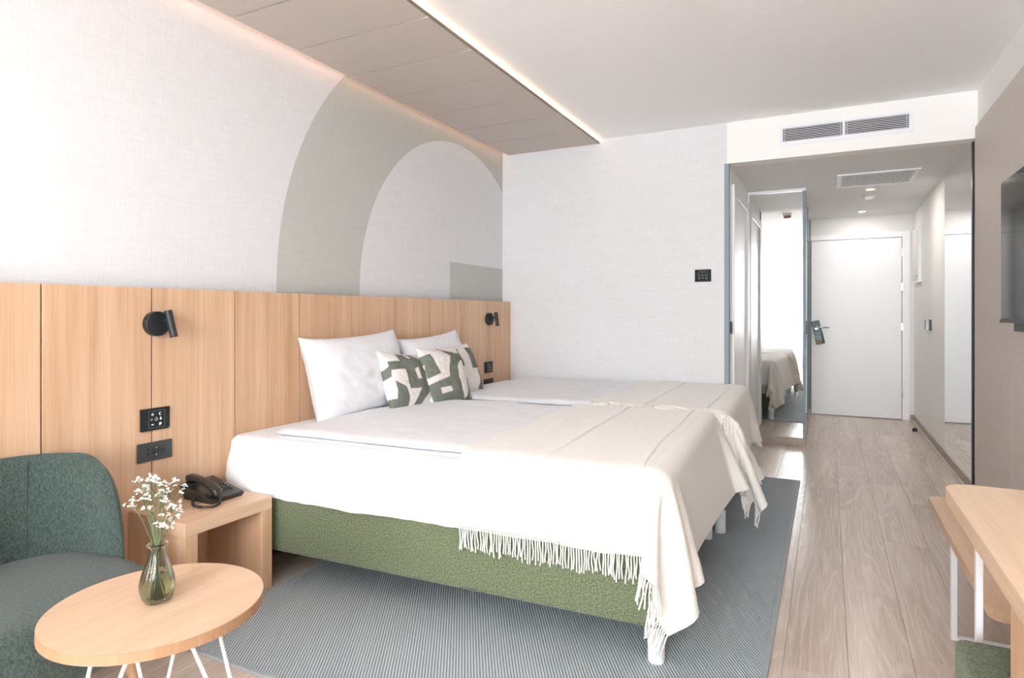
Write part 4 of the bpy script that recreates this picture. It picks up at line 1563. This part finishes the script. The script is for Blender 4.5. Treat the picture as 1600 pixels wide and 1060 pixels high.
where = ['bending out furthest over the armchair', 'leaning towards the armchair, second lowest', 'tall, leaning towards the armchair', 'tall, left of the middle', 'tallest, in the middle', 'tall, right of the middle', 'tall, leaning towards the telephone',
         'leaning towards the telephone', 'bending out furthest towards the telephone', 'short, in the middle left', 'short, in the very middle', 'short, in the middle right', 'low, drooping towards the bedside table', 'lowest, drooping over the vase rim', 'shortest, upright behind the vase neck', 'low, spreading towards the bedside table']
for si, (dx_, hz) in enumerate(SPR):
    sp = thing('flower_sprig', 'white flowered sprig in the vase, ' + where[si], 'flower', VC + Vector((0, 0, 0.012)), group='sprigs in the vase')
    dpt = rf.uniform(-0.035, 0.035)
    fw = Vector((-0.45, 0.893, 0))
    tip = VC + rightv * dx_ + fw * dpt + Vector((0, 0, hz))
    neck = VC + rightv * (dx_ * 0.12) + fw * (dpt * 0.12) + Vector((0, 0, 0.140))
    foot = VC - rightv * (dx_ * 0.25) - fw * (dpt * 0.2) + Vector((0, 0, 0.012))
    mid = neck.lerp(tip, 0.5) + Vector((0, 0, 0.010))
    G = []
    main = [foot, foot.lerp(neck, 0.5), neck, neck.lerp(mid, 0.6), mid, mid.lerp(tip, 0.6)]
    G.append(tube_geo(main, [0.0012, 0.0012, 0.0011, 0.001, 0.0009, 0.0008], 6))
    FL = []
    hubs = []
    nb = 5
    for q in range(nb):
        st_ = main[4].lerp(main[5], q / (nb - 1))
        e = tip + Vector((rf.uniform(-0.016, 0.016), rf.uniform(-0.016, 0.016), rf.uniform(-0.014, 0.010)))
        G.append(tube_geo([st_, st_.lerp(e, 0.55) + Vector((0, 0, 0.002)), e], [0.0007, 0.0006, 0.0005], 5))
        hubs.append((e, (e - st_).normalized()))
    for e, dd in hubs:
        for z in range(4):
            c = e + Vector((rf.uniform(-0.006, 0.006), rf.uniform(-0.006, 0.006), rf.uniform(-0.003, 0.005)))
            G.append(tube_geo([e - dd * 0.003, c], [0.0005, 0.0004], 4))
            nrm = (dd + Vector((rf.uniform(-.9, .9), rf.uniform(-.9, .9), rf.uniform(-.2, .8)))).normalized()
            R = nrm.to_track_quat('Z', 'Y').to_matrix()
            sc_ = rf.uniform(0.75, 1.15)
            FL.append(([c + R @ (p * sc_) for p in BV], BF))
    V, F = join_geo(G)
    raw('stem', V, F, STEM, sp, True)
    V, F = join_geo(FL)
    raw('blossoms', V, F, PETAL, sp, True, 'stuff')

# ------------------------------------------------------------------ desk side
def rounded_slab(name, x0, x1, y0, y1, z0, z1, rad, m, parent, corners):
    """horizontal board; corners: set of rounded ones out of 'a'(x0,y0) 'b'(x1,y0) 'c'(x1,y1) 'd'(x0,y1)"""
    pts = []
    spec = [('a', x0, y0, 1, 1, math.pi, 1.5 * math.pi), ('b', x1, y0, -1, 1, 1.5 * math.pi, 2 * math.pi), ('c', x1, y1, -1, -1, 0, math.pi / 2), ('d', x0, y1, 1, -1, math.pi / 2, math.pi)]
    for (k, x, y, sx, sy, a0, a1) in spec:
        if k in corners:
            for q in range(9):
                a = a0 + (a1 - a0) * q / 8
                pts.append((x + sx * rad + rad * math.cos(a), y + sy * rad + rad * math.sin(a)))
        else:
            pts.append((x, y))
    bm = bmesh.new()
    lo = [bm.verts.new((p[0], p[1], z0)) for p in pts]
    hi = [bm.verts.new((p[0], p[1], z1)) for p in pts]
    n = len(pts)
    bm.faces.new(lo[::-1])
    tf = bm.faces.new(hi)
    for q in range(n):
        bm.faces.new((lo[q], lo[(q + 1) % n], hi[(q + 1) % n], hi[q]))
    bmesh.ops.bevel(bm, geom=[e for e in bm.edges if abs(e.verts[0].co.z - e.verts[1].co.z) < 1e-6], offset=0.002, segments=2, affect='EDGES')
    o = from_bm(name, bm, m, parent)
    return autosmooth(o, 40)

dk = thing('desk', 'long pale oak wall desk with rounded corner and white metal leg', 'desk', (0.5, 1.0, 0))
DX, DY, DZ = 0.252, 1.865, 0.745
rounded_slab('desk_top', DX, 0.8195, 0.30, DY, DZ - 0.036, DZ, 0.055, OAK_PALE, dk, {'d'})
boxes('leg_frame', [((0.306, 1.78, 0.0), (0.320, 1.80, DZ - 0.036)), ((0.80, 1.78, 0.0), (0.818, 1.80, DZ - 0.036)), ((0.320, 1.78, 0.0), (0.80, 1.80, 0.012))], WHITE_METAL, dk, 0.001)
box('drawer_unit', (0.30, 0.55, 0.02), (0.80, 1.445, DZ - 0.037), OAK_V, dk, 0.001)

bn = thing('luggage_bench', 'low oak luggage bench with rounded corners on white metal frame beyond the desk', 'bench', (0.6, 2.6, 0))
rounded_slab('bench_top', 0.380, 0.8195, 2.035, 3.20, 0.355, 0.385, 0.035, OAK_Y, bn, {'a', 'd'})
for yy in (2.70, 2.30):
    boxes('leg_frame', [((0.392, yy, 0.0), (0.410, yy + 0.024, 0.355)), ((0.80, yy, 0.0), (0.818, yy + 0.024, 0.355)), ((0.410, yy, 0.0), (0.80, yy + 0.024, 0.012))], WHITE_METAL, bn, 0.001)
    break

so = thing('stool', 'square green boucle stool pushed under the desk', 'stool', (0.47, 1.56, 0))
cu = box('seat_cushion', (0.248, 1.46, 0.07), (0.70, 1.68, 0.45), STOOL_GREEN, so, 0.018, 4)
autosmooth(cu, 40)
for x in (0.29, 0.66):
    for y in (1.49, 1.65):
        tube('foot', [(x, y, 0.0), (x, y, 0.07)], 0.014, BLACK, so, 14)
